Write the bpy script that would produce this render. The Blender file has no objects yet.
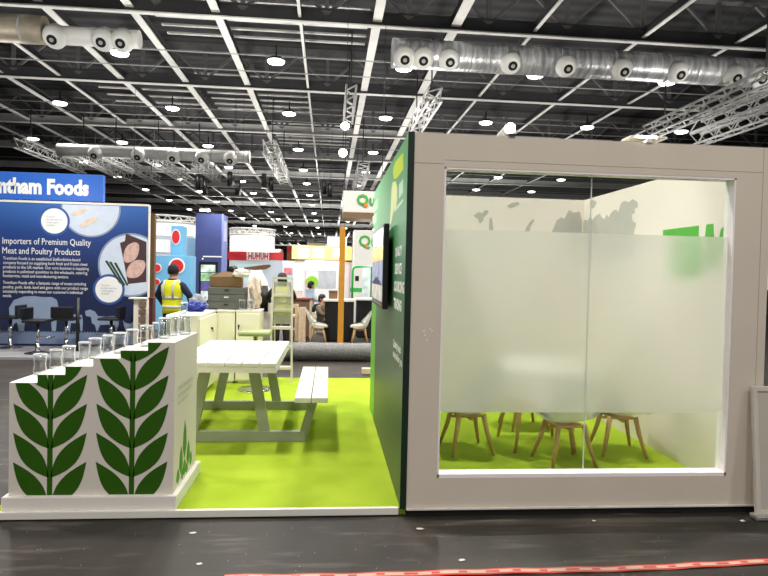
import bpy, bmesh, math, random
from mathutils import Vector, Matrix
random.seed(7)
PI = math.pi
SC = bpy.context.scene
COL = SC.collection

# ------------------------------------------------------------------ camera
CAM = Vector((-.4938, -3.9079, 1.5836)); YAW, PITCH, ROLL, FPX = .0908, -.0236, -.0228, 607.
def cam_axes():
    cy, sy, cp, sp = math.cos(YAW), math.sin(YAW), math.cos(PITCH), math.sin(PITCH)
    F = Vector((sy*cp, cy*cp, sp)); R = Vector((cy, -sy, 0)); U = R.cross(F)
    cr, sr = math.cos(ROLL), math.sin(ROLL)
    return cr*R - sr*U, sr*R + cr*U, F
RX, UX, FX = cam_axes()
cd = bpy.data.cameras.new('camera'); cam = bpy.data.objects.new('camera', cd); COL.objects.link(cam)
M = Matrix((RX, UX, -FX)).transposed().to_4x4(); M.translation = CAM
cam.matrix_world = M
cd.sensor_width = 36; cd.lens = FPX/768*36; cd.clip_end = 400; cd.clip_start = .05
SC.camera = cam
def ray(x, y): return FX + RX*((x-384)/FPX) - UX*((y-288)/FPX)
def atX(x, y, X): d = ray(x, y); return CAM + d*((X-CAM.x)/d.x)
def atY(x, y, Y): d = ray(x, y); return CAM + d*((Y-CAM.y)/d.y)
def atZ(x, y, Z): d = ray(x, y); return CAM + d*((Z-CAM.z)/d.z)
def pixel(p):
    d = Vector(p)-CAM; z = d.dot(FX)
    if z < .1: return (-999, -999)
    return 384+FPX*d.dot(RX)/z, 288-FPX*d.dot(UX)/z

# ------------------------------------------------------------------ materials
def lin(c):
    f = lambda v: v/12.92 if v <= .04045 else ((v+.055)/1.055)**2.4
    return tuple(f(v/255) for v in c[:3]) + (1,)
MATS = {}
def mat(name, c, rough=.6, metal=0., var=.06, scale=6., bump=0., emit=0., spec=.5, alpha=1., trans=0.):
    if name in MATS: return MATS[name]
    m = bpy.data.materials.new(name); m.use_nodes = True; nt = m.node_tree; b = nt.nodes['Principled BSDF']
    b.inputs['Roughness'].default_value = rough; b.inputs['Metallic'].default_value = metal
    b.inputs['Specular IOR Level'].default_value = spec
    if trans: b.inputs['Transmission Weight'].default_value = trans
    if alpha < 1: b.inputs['Alpha'].default_value = alpha
    tc = nt.nodes.new('ShaderNodeTexCoord'); n = nt.nodes.new('ShaderNodeTexNoise')
    n.inputs['Scale'].default_value = scale; n.inputs['Detail'].default_value = 4
    nt.links.new(tc.outputs['Object'], n.inputs['Vector'])
    r = nt.nodes.new('ShaderNodeValToRGB'); L = lin(c)
    r.color_ramp.elements[0].position = .3; r.color_ramp.elements[1].position = .7
    r.color_ramp.elements[0].color = tuple(v*(1-var) for v in L[:3])+(1,)
    r.color_ramp.elements[1].color = tuple(min(1, v*(1+var)) for v in L[:3])+(1,)
    nt.links.new(n.outputs['Fac'], r.inputs['Fac']); nt.links.new(r.outputs['Color'], b.inputs['Base Color'])
    if bump:
        bp = nt.nodes.new('ShaderNodeBump'); bp.inputs['Strength'].default_value = bump; bp.inputs['Distance'].default_value = .02
        nt.links.new(n.outputs['Fac'], bp.inputs['Height']); nt.links.new(bp.outputs['Normal'], b.inputs['Normal'])
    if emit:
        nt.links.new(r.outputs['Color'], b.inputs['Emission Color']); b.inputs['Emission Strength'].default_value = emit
    MATS[name] = m; return m
def nodes(name):
    m = bpy.data.materials.new(name); m.use_nodes = True; MATS[name] = m
    return m, m.node_tree, m.node_tree.nodes['Principled BSDF']
def ramp(nt, stops):
    r = nt.nodes.new('ShaderNodeValToRGB'); e = r.color_ramp.elements
    while len(e) < len(stops): e.new(.5)
    for k, (p, c) in enumerate(stops): e[k].position = p; e[k].color = lin(c)
    return r

WHITE = mat('white_paint', (236, 231, 222), .55, var=.02, scale=3)
WALLW = mat('stand_wall_white', (236, 225, 217), .7, var=.02, scale=2)
FRAMEW = mat('frame_wall_paint', (218, 206, 190), .7, var=.025, scale=2.5)
COUNTERW = mat('counter_white', (226, 217, 207), .6, var=.015, scale=3)
TABLEW = mat('table_white', (228, 224, 210), .5, var=.02, scale=9)
CREAM = mat('cabinet_cream', (238, 233, 212), .5, var=.02, scale=3)
LEAFG = mat('leaf_green', (46, 92, 6), .6, var=.05, spec=.2)
SPRIG = mat('sprig_green', (70, 140, 40), .55, var=.05)
STEELG = mat('beam_grey', (176, 176, 174), .6, .0, var=.12, scale=1.5)
STEELL = mat('beam_light', (232, 231, 226), .6, .0, var=.1, scale=1.2)
STEELD = mat('beam_dark', (56, 56, 58), .7, var=.2, scale=1.2)
TRUSS = mat('truss_aluminium', (196, 196, 194), .4, .3, var=.1)
DUCT = None
CHROME = mat('chrome', (190, 190, 192), .18, 1., var=.03)
BLACK = mat('black_plastic', (16, 16, 18), .4, var=.1)
BLACKM = mat('black_matt', (12, 12, 13), .8, var=.1)
WOOD = mat('beech_wood', (196, 160, 104), .55, var=.12, scale=14)
WOODP = mat('pale_wood', (216, 192, 160), .65, var=.1, scale=12)
OAKD = mat('dark_board', (104, 70, 48), .5, var=.15, scale=10)
YPOST = mat('yellow_post_wood', (206, 146, 40), .6, var=.1, scale=9)
CARDB = mat('cardboard', (118, 90, 58), .8, var=.1, scale=8)
CHEST = mat('chest_grey', (84, 86, 80), .6, var=.1, scale=7)
OLIVE = mat('olive_leather', (150, 158, 112), .5, var=.05)
BLUEBAG = mat('blue_bag', (22, 48, 140), .45, var=.2, scale=12, bump=.4)
GREYBAG = mat('grey_cloth', (150, 156, 166), .8, var=.1, bump=.3)
WHITEBAG = mat('white_sack', (225, 218, 208), .6, var=.1, scale=14, bump=.5)
NAVY = mat('tower_navy', (60, 72, 128), .55, var=.04)
LILAC = mat('tower_lilac', (126, 138, 200), .55, var=.05)
SKYB = mat('panel_sky_blue', (116, 184, 224), .6, var=.08, scale=2)
REDP = mat('red_panel', (214, 42, 48), .5, var=.04)
GREENP = mat('green_tube', (60, 186, 76), .5, var=.04)
HIVIS = mat('hi_vis_yellow', (226, 224, 30), .7, var=.06, scale=20, bump=.1)
HISTRIP = mat('reflective_grey', (200, 204, 200), .35, var=.03)
NAVYC = mat('navy_cloth', (18, 30, 62), .85, var=.1, scale=20)
DARKC = mat('dark_cloth', (26, 26, 30), .85, var=.1)
BROWNC = mat('olive_brown_cloth', (96, 84, 66), .85, var=.1)
SKIN = mat('skin', (196, 150, 122), .5, var=.03)
HAIR = mat('dark_hair', (22, 17, 15), .6, var=.2, scale=40)
LAMPE = mat('lamp_glow', (255, 252, 244), .5, var=.0, emit=9)
FLOODE = mat('flood_glow', (255, 253, 248), .5, var=.0, emit=30)
GLOWW = mat('glow_white', (244, 244, 242), .5, var=.02, emit=.45)  # emission stands in for the strong light on background whites
GLOWY = mat('lightbox_yellow', (250, 226, 140), .5, var=.15, scale=.8, emit=.5)
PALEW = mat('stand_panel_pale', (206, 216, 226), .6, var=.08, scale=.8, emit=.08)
LETW = mat('lettering_white', (245, 245, 242), .5, var=.0)
LETG = mat('lettering_green', (70, 170, 62), .5, var=.02)
LETO = mat('lettering_orange', (226, 130, 40), .5, var=.02)
AGRG = mat('logo_green', (78, 176, 48), .5, var=.02)
MAPG = mat('map_grey', (184, 180, 174), .7, var=.03)
SEAM = mat('seam_line', (176, 166, 154), .8, var=.02)  # thin darker joint lines on the frame wall

def floor_mat():
    m, nt, b = nodes('hall_floor')
    tc = nt.nodes.new('ShaderNodeTexCoord')
    n1 = nt.nodes.new('ShaderNodeTexNoise'); n1.inputs['Scale'].default_value = 1.1; n1.inputs['Detail'].default_value = 8; n1.inputs['Roughness'].default_value = .65
    n2 = nt.nodes.new('ShaderNodeTexVoronoi'); n2.inputs['Scale'].default_value = 15
    n3 = nt.nodes.new('ShaderNodeTexNoise'); n3.inputs['Scale'].default_value = 5; n3.inputs['Detail'].default_value = 10
    mp = nt.nodes.new('ShaderNodeMapping'); mp.inputs['Scale'].default_value = (.35, 2.2, 1); mp.inputs['Rotation'].default_value = (0, 0, .6)
    for n in (n1, n2): nt.links.new(tc.outputs['Object'], n.inputs['Vector'])
    nt.links.new(tc.outputs['Object'], mp.inputs['Vector']); nt.links.new(mp.outputs['Vector'], n3.inputs['Vector'])
    r1 = ramp(nt, [(.3, (36, 32, 29)), (.55, (50, 44, 39)), (.8, (80, 71, 63))])
    nt.links.new(n1.outputs['Fac'], r1.inputs['Fac'])
    r2 = ramp(nt, [(.03, (255, 255, 255)), (.06, (0, 0, 0))]); nt.links.new(n2.outputs['Distance'], r2.inputs['Fac'])
    r3 = ramp(nt, [(.56, (0, 0, 0)), (.74, (150, 146, 140))]); nt.links.new(n3.outputs['Fac'], r3.inputs['Fac'])
    a = nt.nodes.new('ShaderNodeMixRGB'); a.blend_type = 'ADD'; a.inputs['Fac'].default_value = .35
    nt.links.new(r1.outputs['Color'], a.inputs['Color1']); nt.links.new(r2.outputs['Color'], a.inputs['Color2'])
    a2 = nt.nodes.new('ShaderNodeMixRGB'); a2.blend_type = 'ADD'; a2.inputs['Fac'].default_value = .22
    nt.links.new(a.outputs['Color'], a2.inputs['Color1']); nt.links.new(r3.outputs['Color'], a2.inputs['Color2'])
    nt.links.new(a2.outputs['Color'], b.inputs['Base Color'])
    b.inputs['Roughness'].default_value = .55; b.inputs['Specular IOR Level'].default_value = .35
    bp = nt.nodes.new('ShaderNodeBump'); bp.inputs['Strength'].default_value = .25; bp.inputs['Distance'].default_value = .01
    nt.links.new(n3.outputs['Fac'], bp.inputs['Height']); nt.links.new(bp.outputs['Normal'], b.inputs['Normal'])
    return m
def carpet_mat():
    m, nt, b = nodes('lime_carpet')
    tc = nt.nodes.new('ShaderNodeTexCoord')
    n = nt.nodes.new('ShaderNodeTexNoise'); n.inputs['Scale'].default_value = 260; n.inputs['Detail'].default_value = 2
    n2 = nt.nodes.new('ShaderNodeTexNoise'); n2.inputs['Scale'].default_value = 2.4; n2.inputs['Detail'].default_value = 5
    for q in (n, n2): nt.links.new(tc.outputs['Object'], q.inputs['Vector'])
    r = ramp(nt, [(.25, (152, 178, 40)), (.75, (178, 202, 60))]); nt.links.new(n2.outputs['Fac'], r.inputs['Fac'])
    r2 = ramp(nt, [(.3, (215, 215, 215)), (.7, (255, 255, 255))]); nt.links.new(n.outputs['Fac'], r2.inputs['Fac'])
    x = nt.nodes.new('ShaderNodeMixRGB'); x.blend_type = 'MULTIPLY'; x.inputs['Fac'].default_value = .8
    nt.links.new(r.outputs['Color'], x.inputs['Color1']); nt.links.new(r2.outputs['Color'], x.inputs['Color2'])
    nt.links.new(x.outputs['Color'], b.inputs['Base Color']); b.inputs['Roughness'].default_value = .95; b.inputs['Specular IOR Level'].default_value = .1
    bp = nt.nodes.new('ShaderNodeBump'); bp.inputs['Strength'].default_value = .4; bp.inputs['Distance'].default_value = .004
    nt.links.new(n.outputs['Fac'], bp.inputs['Height']); nt.links.new(bp.outputs['Normal'], b.inputs['Normal'])
    return m
def green_wall_mat():
    # colour gradient by position: pale mint at the top far end, dark grey green low down, bright green band at the far edge
    m, nt, b = nodes('green_wall_gradient')
    tc = nt.nodes.new('ShaderNodeTexCoord'); sx = nt.nodes.new('ShaderNodeSeparateXYZ'); nt.links.new(tc.outputs['Object'], sx.inputs['Vector'])
    mz = nt.nodes.new('ShaderNodeMapRange'); mz.inputs['From Min'].default_value = 0; mz.inputs['From Max'].default_value = 2.5
    nt.links.new(sx.outputs['Z'], mz.inputs['Value'])
    rz = ramp(nt, [(.0, (62, 74, 60)), (.42, (58, 84, 62)), (.6, (50, 112, 66)), (.8, (84, 160, 96)), (1., (96, 168, 108))])
    nt.links.new(mz.outputs['Result'], rz.inputs['Fac'])
    my = nt.nodes.new('ShaderNodeMapRange'); my.inputs['From Min'].default_value = 1.2; my.inputs['From Max'].default_value = 2.6
    nt.links.new(sx.outputs['Y'], my.inputs['Value'])
    rt = ramp(nt, [(.0, (62, 74, 60)), (.42, (74, 88, 70)), (.7, (96, 180, 100)), (1., (150, 220, 164))])
    nt.links.new(mz.outputs['Result'], rt.inputs['Fac'])
    x = nt.nodes.new('ShaderNodeMixRGB'); nt.links.new(my.outputs['Result'], x.inputs['Fac'])
    nt.links.new(rz.outputs['Color'], x.inputs['Color1']); nt.links.new(rt.outputs['Color'], x.inputs['Color2'])
    ms = nt.nodes.new('ShaderNodeMapRange'); ms.inputs['From Min'].default_value = 2.38; ms.inputs['From Max'].default_value = 2.42
    nt.links.new(sx.outputs['Y'], ms.inputs['Value'])
    mzz = nt.nodes.new('ShaderNodeMapRange'); mzz.inputs['From Min'].default_value = 1.7; mzz.inputs['From Max'].default_value = 1.1
    nt.links.new(sx.outputs['Z'], mzz.inputs['Value'])
    mm = nt.nodes.new('ShaderNodeMath'); mm.operation = 'MULTIPLY'; nt.links.new(ms.outputs['Result'], mm.inputs[0]); nt.links.new(mzz.outputs['Result'], mm.inputs[1])
    x2 = nt.nodes.new('ShaderNodeMixRGB'); nt.links.new(mm.outputs['Value'], x2.inputs['Fac']); nt.links.new(x.outputs['Color'], x2.inputs['Color1'])
    x2.inputs['Color2'].default_value = lin((98, 176, 44))
    nt.links.new(x2.outputs['Color'], b.inputs['Base Color']); b.inputs['Roughness'].default_value = .42
    return m
def frosted_mat():
    m, nt, b = nodes('frosted_film'); out = nt.nodes['Material Output']
    rf = nt.nodes.new('ShaderNodeBsdfRefraction'); rf.inputs['IOR'].default_value = 1.12; rf.inputs['Roughness'].default_value = .75; rf.inputs['Color'].default_value = (.88, .87, .85, 1)
    tl = nt.nodes.new('ShaderNodeBsdfTranslucent'); tl.inputs['Color'].default_value = (.83, .80, .76, 1)
    df = nt.nodes.new('ShaderNodeBsdfDiffuse'); df.inputs['Color'].default_value = (.66, .64, .6, 1)
    n = nt.nodes.new('ShaderNodeTexNoise'); n.inputs['Scale'].default_value = 1.5
    tc = nt.nodes.new('ShaderNodeTexCoord'); nt.links.new(tc.outputs['Object'], n.inputs['Vector'])
    mr = nt.nodes.new('ShaderNodeMapRange'); mr.inputs['To Min'].default_value = .34; mr.inputs['To Max'].default_value = .4
    nt.links.new(n.outputs['Fac'], mr.inputs['Value'])
    a = nt.nodes.new('ShaderNodeMixShader'); nt.links.new(mr.outputs['Result'], a.inputs['Fac'])
    nt.links.new(rf.outputs[0], a.inputs[1]); nt.links.new(tl.outputs[0], a.inputs[2])
    c = nt.nodes.new('ShaderNodeMixShader'); c.inputs['Fac'].default_value = .2
    nt.links.new(a.outputs[0], c.inputs[1]); nt.links.new(df.outputs[0], c.inputs[2])
    nt.links.new(c.outputs[0], out.inputs['Surface'])
    return m
def clear_mat(name, tint=(.95, .97, .95), gloss=.06, edge=0.):
    m, nt, b = nodes(name); out = nt.nodes['Material Output']
    tr = nt.nodes.new('ShaderNodeBsdfTransparent'); tr.inputs['Color'].default_value = tint+(1,)
    gl = nt.nodes.new('ShaderNodeBsdfGlossy'); gl.inputs['Roughness'].default_value = .03
    lw = nt.nodes.new('ShaderNodeLayerWeight'); lw.inputs['Blend'].default_value = .25
    mr = nt.nodes.new('ShaderNodeMapRange'); mr.inputs['To Min'].default_value = gloss*.4; mr.inputs['To Max'].default_value = gloss*9
    nt.links.new(lw.outputs['Facing'], mr.inputs['Value'])
    mx = nt.nodes.new('ShaderNodeMixShader'); nt.links.new(mr.outputs['Result'], mx.inputs['Fac'])
    nt.links.new(tr.outputs[0], mx.inputs[1]); nt.links.new(gl.outputs[0], mx.inputs[2]); last = mx
    if edge:
        df = nt.nodes.new('ShaderNodeBsdfDiffuse'); df.inputs['Color'].default_value = (.95, .96, .96, 1)  # white diffuse at grazing angles paints the bright glass edges
        l2 = nt.nodes.new('ShaderNodeLayerWeight'); l2.inputs['Blend'].default_value = .5
        m2 = nt.nodes.new('ShaderNodeMapRange'); m2.inputs['From Min'].default_value = .55; m2.inputs['From Max'].default_value = .95; m2.inputs['To Max'].default_value = edge
        nt.links.new(l2.outputs['Facing'], m2.inputs['Value'])
        last = nt.nodes.new('ShaderNodeMixShader'); nt.links.new(m2.outputs['Result'], last.inputs['Fac'])
        nt.links.new(mx.outputs[0], last.inputs[1]); nt.links.new(df.outputs[0], last.inputs[2])
    nt.links.new(last.outputs[0], out.inputs['Surface'])
    return m
def foil_mat():
    m, nt, b = nodes('duct_foil')
    tc = nt.nodes.new('ShaderNodeTexCoord'); n = nt.nodes.new('ShaderNodeTexNoise'); n.inputs['Scale'].default_value = 3.5; n.inputs['Detail'].default_value = 6
    mp = nt.nodes.new('ShaderNodeMapping'); mp.inputs['Scale'].default_value = (3, .5, .5); nt.links.new(tc.outputs['Object'], mp.inputs['Vector']); nt.links.new(mp.outputs['Vector'], n.inputs['Vector'])
    r = ramp(nt, [(.3, (150, 150, 152)), (.7, (236, 236, 238))]); nt.links.new(n.outputs['Fac'], r.inputs['Fac']); nt.links.new(r.outputs['Color'], b.inputs['Base Color'])
    b.inputs['Metallic'].default_value = .55; b.inputs['Roughness'].default_value = .35
    bp = nt.nodes.new('ShaderNodeBump'); bp.inputs['Strength'].default_value = .5; bp.inputs['Distance'].default_value = .05
    nt.links.new(n.outputs['Fac'], bp.inputs['Height']); nt.links.new(bp.outputs['Normal'], b.inputs['Normal'])
    return m
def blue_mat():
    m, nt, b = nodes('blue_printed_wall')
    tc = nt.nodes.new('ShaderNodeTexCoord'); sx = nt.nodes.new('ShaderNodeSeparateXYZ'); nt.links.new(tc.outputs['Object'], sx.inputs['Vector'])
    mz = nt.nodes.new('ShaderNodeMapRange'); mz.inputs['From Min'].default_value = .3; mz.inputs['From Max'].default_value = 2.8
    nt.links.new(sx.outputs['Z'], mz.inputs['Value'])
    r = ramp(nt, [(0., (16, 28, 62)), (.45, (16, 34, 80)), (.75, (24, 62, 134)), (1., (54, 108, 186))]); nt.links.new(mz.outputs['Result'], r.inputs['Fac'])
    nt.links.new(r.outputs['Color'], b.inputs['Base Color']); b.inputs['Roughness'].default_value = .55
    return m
def deck_mat():
    m, nt, b = nodes('roof_deck')
    tc = nt.nodes.new('ShaderNodeTexCoord'); w = nt.nodes.new('ShaderNodeTexWave'); w.bands_direction = 'Y'; w.inputs['Scale'].default_value = .45; w.inputs['Distortion'].default_value = .2
    n = nt.nodes.new('ShaderNodeTexNoise'); n.inputs['Scale'].default_value = .25
    nt.links.new(tc.outputs['Object'], w.inputs['Vector']); nt.links.new(tc.outputs['Object'], n.inputs['Vector'])
    x = nt.nodes.new('ShaderNodeMixRGB'); x.inputs['Fac'].default_value = .5; nt.links.new(w.outputs['Color'], x.inputs['Color1']); nt.links.new(n.outputs['Fac'], x.inputs['Color2'])
    r = ramp(nt, [(.3, (40, 40, 42)), (.8, (66, 66, 68))]); nt.links.new(x.outputs['Color'], r.inputs['Fac'])
    nt.links.new(r.outputs['Color'], b.inputs['Base Color']); b.inputs['Roughness'].default_value = .8
    return m
FLOORM, CARPETM, GREENW, FROST, GLASS, TUMBLER, DUCT, BLUEW, DECK = floor_mat(), carpet_mat(), green_wall_mat(), frosted_mat(), clear_mat('window_glass', gloss=.03), clear_mat('tumbler_glass', (.94, .95, .95), .07, .95), foil_mat(), blue_mat(), deck_mat()

# ------------------------------------------------------------------ mesh builder
class MB:
    def __init__(s, o=(0, 0, 0)): s.bm = bmesh.new(); s.o = Vector(o)
    def v(s, p): return s.bm.verts.new(Vector(p)-s.o)
    def face(s, pts):
        try: return s.bm.faces.new([s.v(p) for p in pts])
        except ValueError: return None
    def box(s, x0, x1, y0, y1, z0, z1, bev=0., mtx=None):
        t = bmesh.new(); bmesh.ops.create_cube(t, size=1)
        for q in t.verts: q.co = Vector((x0+(q.co.x+.5)*(x1-x0), y0+(q.co.y+.5)*(y1-y0), z0+(q.co.z+.5)*(z1-z0)))
        if bev: bmesh.ops.bevel(t, geom=t.edges[:], offset=bev, segments=2, affect='EDGES', profile=.5)
        if mtx: t.transform(mtx)
        s.merge(t); return s
    def merge(s, t):
        mp = {q: s.v(q.co) for q in t.verts}
        for f in t.faces:
            try: s.bm.faces.new([mp[q] for q in f.verts]).smooth = f.smooth
            except ValueError: pass
        t.free()
    def bar(s, a, b, w, h=None, up=(0, 0, 1)):
        """square-section bar from a to b"""
        h = h or w; a = Vector(a); b = Vector(b); d = (b-a).normalized(); u = Vector(up)
        if abs(d.dot(u)) > .98: u = Vector((0, 1, 0))
        r = d.cross(u).normalized(); u = r.cross(d)
        P = [[s.v(e + r*(i*w/2) + u*(j*h/2)) for i, j in ((-1, -1), (1, -1), (1, 1), (-1, 1))] for e in (a, b)]
        for k in range(4): s.bm.faces.new((P[0][k], P[0][(k+1) % 4], P[1][(k+1) % 4], P[1][k]))
        s.bm.faces.new(P[0][::-1]); s.bm.faces.new(P[1]); return s
    def tube(s, pts, r, n=10, cap=True, smooth=True):
        pts = [Vector(p) for p in pts]; R = r if isinstance(r, (list, tuple)) else [r]*len(pts); rings = []
        ref = None
        for i, p in enumerate(pts):
            d = (pts[min(i+1, len(pts)-1)] - pts[max(i-1, 0)]).normalized()
            if ref is None:
                ref = Vector((0, 0, 1)) if abs(d.z) < .9 else Vector((1, 0, 0))
            a = d.cross(ref).normalized(); b = a.cross(d).normalized(); ref = b
            rings.append([s.v(p + a*math.cos(2*PI*k/n)*R[i] + b*math.sin(2*PI*k/n)*R[i]) for k in range(n)])
        for i in range(len(rings)-1):
            for k in range(n):
                f = s.bm.faces.new((rings[i][k], rings[i][(k+1) % n], rings[i+1][(k+1) % n], rings[i+1][k])); f.smooth = smooth
        if cap: s.bm.faces.new(rings[0][::-1]); s.bm.faces.new(rings[-1])
        return s
    def loft(s, rings, n=20, cap=True, smooth=True):
        """rings: (cx, cy, z, rx, ry)"""
        R = [[s.v((cx+rx*math.cos(2*PI*k/n), cy+ry*math.sin(2*PI*k/n), z)) for k in range(n)] for cx, cy, z, rx, ry in rings]
        for i in range(len(R)-1):
            for k in range(n):
                f = s.bm.faces.new((R[i][k], R[i][(k+1) % n], R[i+1][(k+1) % n], R[i+1][k])); f.smooth = smooth
        if cap: s.bm.faces.new(R[0][::-1]); s.bm.faces.new(R[-1])
        return s
    def lathe(s, prof, c=(0, 0, 0), n=24, cap=True):
        return s.loft([(c[0], c[1], c[2]+z, r, r) for r, z in prof], n, cap)
    def sphere(s, c, r, n=14, sc=(1, 1, 1)):
        t = bmesh.new(); bmesh.ops.create_uvsphere(t, u_segments=n, v_segments=max(6, n//2), radius=1)
        for q in t.verts: q.co = Vector((c[0]+q.co.x*r*sc[0], c[1]+q.co.y*r*sc[1], c[2]+q.co.z*r*sc[2]))
        for f in t.faces: f.smooth = True
        s.merge(t); return s
    def prism(s, poly, fn, d):
        """poly of (u,v) mapped with fn(u, v, t), t = 0 at the face, d behind it"""
        A = [s.v(fn(u, v, 0)) for u, v in poly]; B = [s.v(fn(u, v, d)) for u, v in poly]; n = len(poly)
        s.bm.faces.new(A); s.bm.faces.new(B[::-1])
        for k in range(n): s.bm.faces.new((A[k], B[k], B[(k+1) % n], A[(k+1) % n]))
        return s
    def build(s, name, m, parent=None, loc=None):
        bmesh.ops.recalc_face_normals(s.bm, faces=s.bm.faces[:])
        me = bpy.data.meshes.new(name); s.bm.to_mesh(me); s.bm.free(); me.materials.append(m)
        o = bpy.data.objects.new(name, me); COL.objects.link(o)
        if parent: o.parent = parent
        else: o.location = loc if loc is not None else s.o
        return o
def facing_front(Y):   return lambda u, v, t: (u, Y+t, v)          # faces the camera side (-Y)
def facing_left(X):    return lambda u, v, t: (X+t, -u, v)         # faces -X; u grows towards -Y
def facing_right(X):   return lambda u, v, t: (X-t, u, v)          # faces +X
def text_bm(s, width=None, height=None, bold=0., res=2, align='LEFT', spacing=1., line=1.):
    c = bpy.data.curves.new('t', 'FONT'); c.body = s; c.size = 1; c.offset = bold; c.resolution_u = res; c.align_x = align; c.space_character = spacing; c.space_line = line
    o = bpy.data.objects.new('t', c); COL.objects.link(o); bpy.context.view_layer.update()
    me = bpy.data.meshes.new_from_object(o.evaluated_get(bpy.context.evaluated_depsgraph_get()))
    bpy.data.objects.remove(o); bpy.data.curves.remove(c)
    t = bmesh.new(); t.from_mesh(me); bpy.data.meshes.remove(me)
    xs = [q.co.x for q in t.verts]; ys = [q.co.y for q in t.verts]
    w = max(xs)-min(xs); h = max(ys)-min(ys)
    kx = (width/w) if width else None; ky = (height/h) if height else None
    kx = kx or ky; ky = ky or kx
    for q in t.verts: q.co = Vector(((q.co.x-min(xs))*kx, (q.co.y-min(ys))*ky, 0))
    return t
def write(name, s, fn, u, v, m, parent, o=(0, 0, 0), **kw):
    """lettering as one thin mesh: lower left corner at (u, v) on the face given by fn"""
    t = text_bm(s, **kw); b = MB(o)
    for q in t.verts: q.co = Vector(fn(u+q.co.x, v+q.co.y, -.002))
    b.merge(t)
    return b.build(name, m, parent)
def clip(poly, x0, x1, y0, y1):
    for ax, lim, sg in ((0, x0, 1), (0, x1, -1), (1, y0, 1), (1, y1, -1)):
        out = []
        for i in range(len(poly)):
            a, b = poly[i-1], poly[i]; da, db = (a[ax]-lim)*sg, (b[ax]-lim)*sg
            if (da >= 0) != (db >= 0):
                t = da/(da-db); out.append((a[0]+(b[0]-a[0])*t, a[1]+(b[1]-a[1])*t))
            if db >= 0: out.append(b)
        poly = out
        if len(poly) < 3: return []
    return poly
def disc(cx, cy, r, n=32, rx=None): return [(cx+(rx or r)*math.cos(2*PI*k/n), cy+r*math.sin(2*PI*k/n)) for k in range(n)]

# ------------------------------------------------------------------ scene bookkeeping
def tag(o, label, cat, group=None, kind=None):
    o['label'] = label; o['category'] = cat
    if group: o['group'] = group
    if kind: o['kind'] = kind
    return o
def thing(name, label, cat, loc=(0, 0, 0), rz=0., group=None):
    o = bpy.data.objects.new(name, None); COL.objects.link(o); o.location = loc; o.rotation_euler.z = rz; o.empty_display_size = .1
    return tag(o, label, cat, group)
def struct(name, mb, m, parent=None):
    o = mb.build(name, m, parent)
    if not parent: o['kind'] = 'structure'
    return o
def dup(root, loc, label, rz=None, group=None):
    r = root.copy(); COL.objects.link(r); r.location = loc; r['label'] = label
    if rz is not None: r.rotation_euler.z = rz
    if group: r['group'] = group
    def rec(a, b):
        for ch in list(a.children):
            c = ch.copy(); COL.objects.link(c); c.parent = b; rec(ch, c)
    rec(root, r); return r

# ================================================================== SETTING: hall
ZD = 10.8
m = MB(); m.face([(-90, -30, 0), (90, -30, 0), (90, 220, 0), (-90, 220, 0)]); struct('floor', m, FLOORM)
m = MB(); m.face([(-90, -12, ZD), (-90, 220, ZD), (90, 220, ZD), (90, -12, ZD)]); struct('ceiling', m, DECK)
m = MB(); m.box(-90, 90, 218, 218.3, 0, ZD); struct('wall_far', m, mat('far_wall', (130, 130, 132), .8, var=.2, scale=.2))
# roof beams running away from the camera (one object each)
def i_beam(mb, a, b, w, h):
    a, b = Vector(a), Vector(b); u = Vector((0, 0, h/2))
    mb.bar(a-u, b-u, w, .05); mb.bar(a+u, b+u, w, .05); mb.bar(a, b, .04, h)
def flanged(a, b, w, h, web, fl):
    m = MB(); m.bar(a, b, .03, h); o = struct('beam', m, web)
    a, b = Vector(a), Vector(b); u = Vector((0, 0, h/2+.02))
    for q, mm in ((-u, fl), (u, web)): m = MB(); m.bar(a+q, b+q, w, .04); m.build('flange', mm, o)  # pale lower flange, dark web and top: floor bounce painted into the colours
for X, w in ((-18.4, .2), (-16, .2), (-13.4, .2), (-11.2, .14), (-8.85, .24), (-6.35, .24), (-3.92, .24), (-1.5, .09), (.78, .27), (3.15, .3), (5.6, .1), (9.05, .12), (12.1, .12), (15.2, .12)):
    flanged((X, 4, 9.2), (X, 215, 9.2), w, .2, STEELD, STEELL)
TY = [7.2, 14.3, 21.2, 29.0, 36, 43.8, 51, 58.3, 65.5, 73, 82, 92, 104, 118, 134, 152, 172, 194]
for k, Y in enumerate(TY):
    flanged((-40, Y, 9.12), (40, Y, 9.12), .18, .34, STEELG if k > 2 else STEELD, STEELL)
    m = MB(); m.bar((-40, Y, 10.45), (40, Y, 10.45), .3, .3)
    if k < 5:
        x = -30.
        while x < 30:
            m.bar((x, Y, 9.2), (x+1.22, Y, 10.3), .09); m.bar((x+1.22, Y, 10.3), (x+2.44, Y, 9.2), .09); m.bar((x, Y, 9.2), (x, Y, 10.4), .12); x += 2.44
    struct('beam', m, mat('beam_mid', (98, 98, 98), .6, var=.15))
# pale slatted roof strips between the beams (secondary purlins)
for x0, x1, ys in ((-6.2, .6, [9.2+.72*i for i in range(7)]+[14.9+.72*i for i in range(5)]), (-6.2, -1.5, [22+.9*i for i in range(7)]), (-3.8, .6, [30+1*i for i in range(6)]), (-11, -6.5, [22.5+1.1*i for i in range(5)])):
    for Y in ys:
        m = MB(); m.bar((x0, Y, 9.7), (x1, Y, 9.7), .1, .06); struct('beam', m, STEELL)
for Y in (17.2, 18.9, 24.6, 26.2, 32, 39.5, 47, 54):
    m = MB(); m.tube([(-30, Y, 8.9), (30, Y, 8.9)], .02, 6); struct('beam', m, STEELG)

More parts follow.
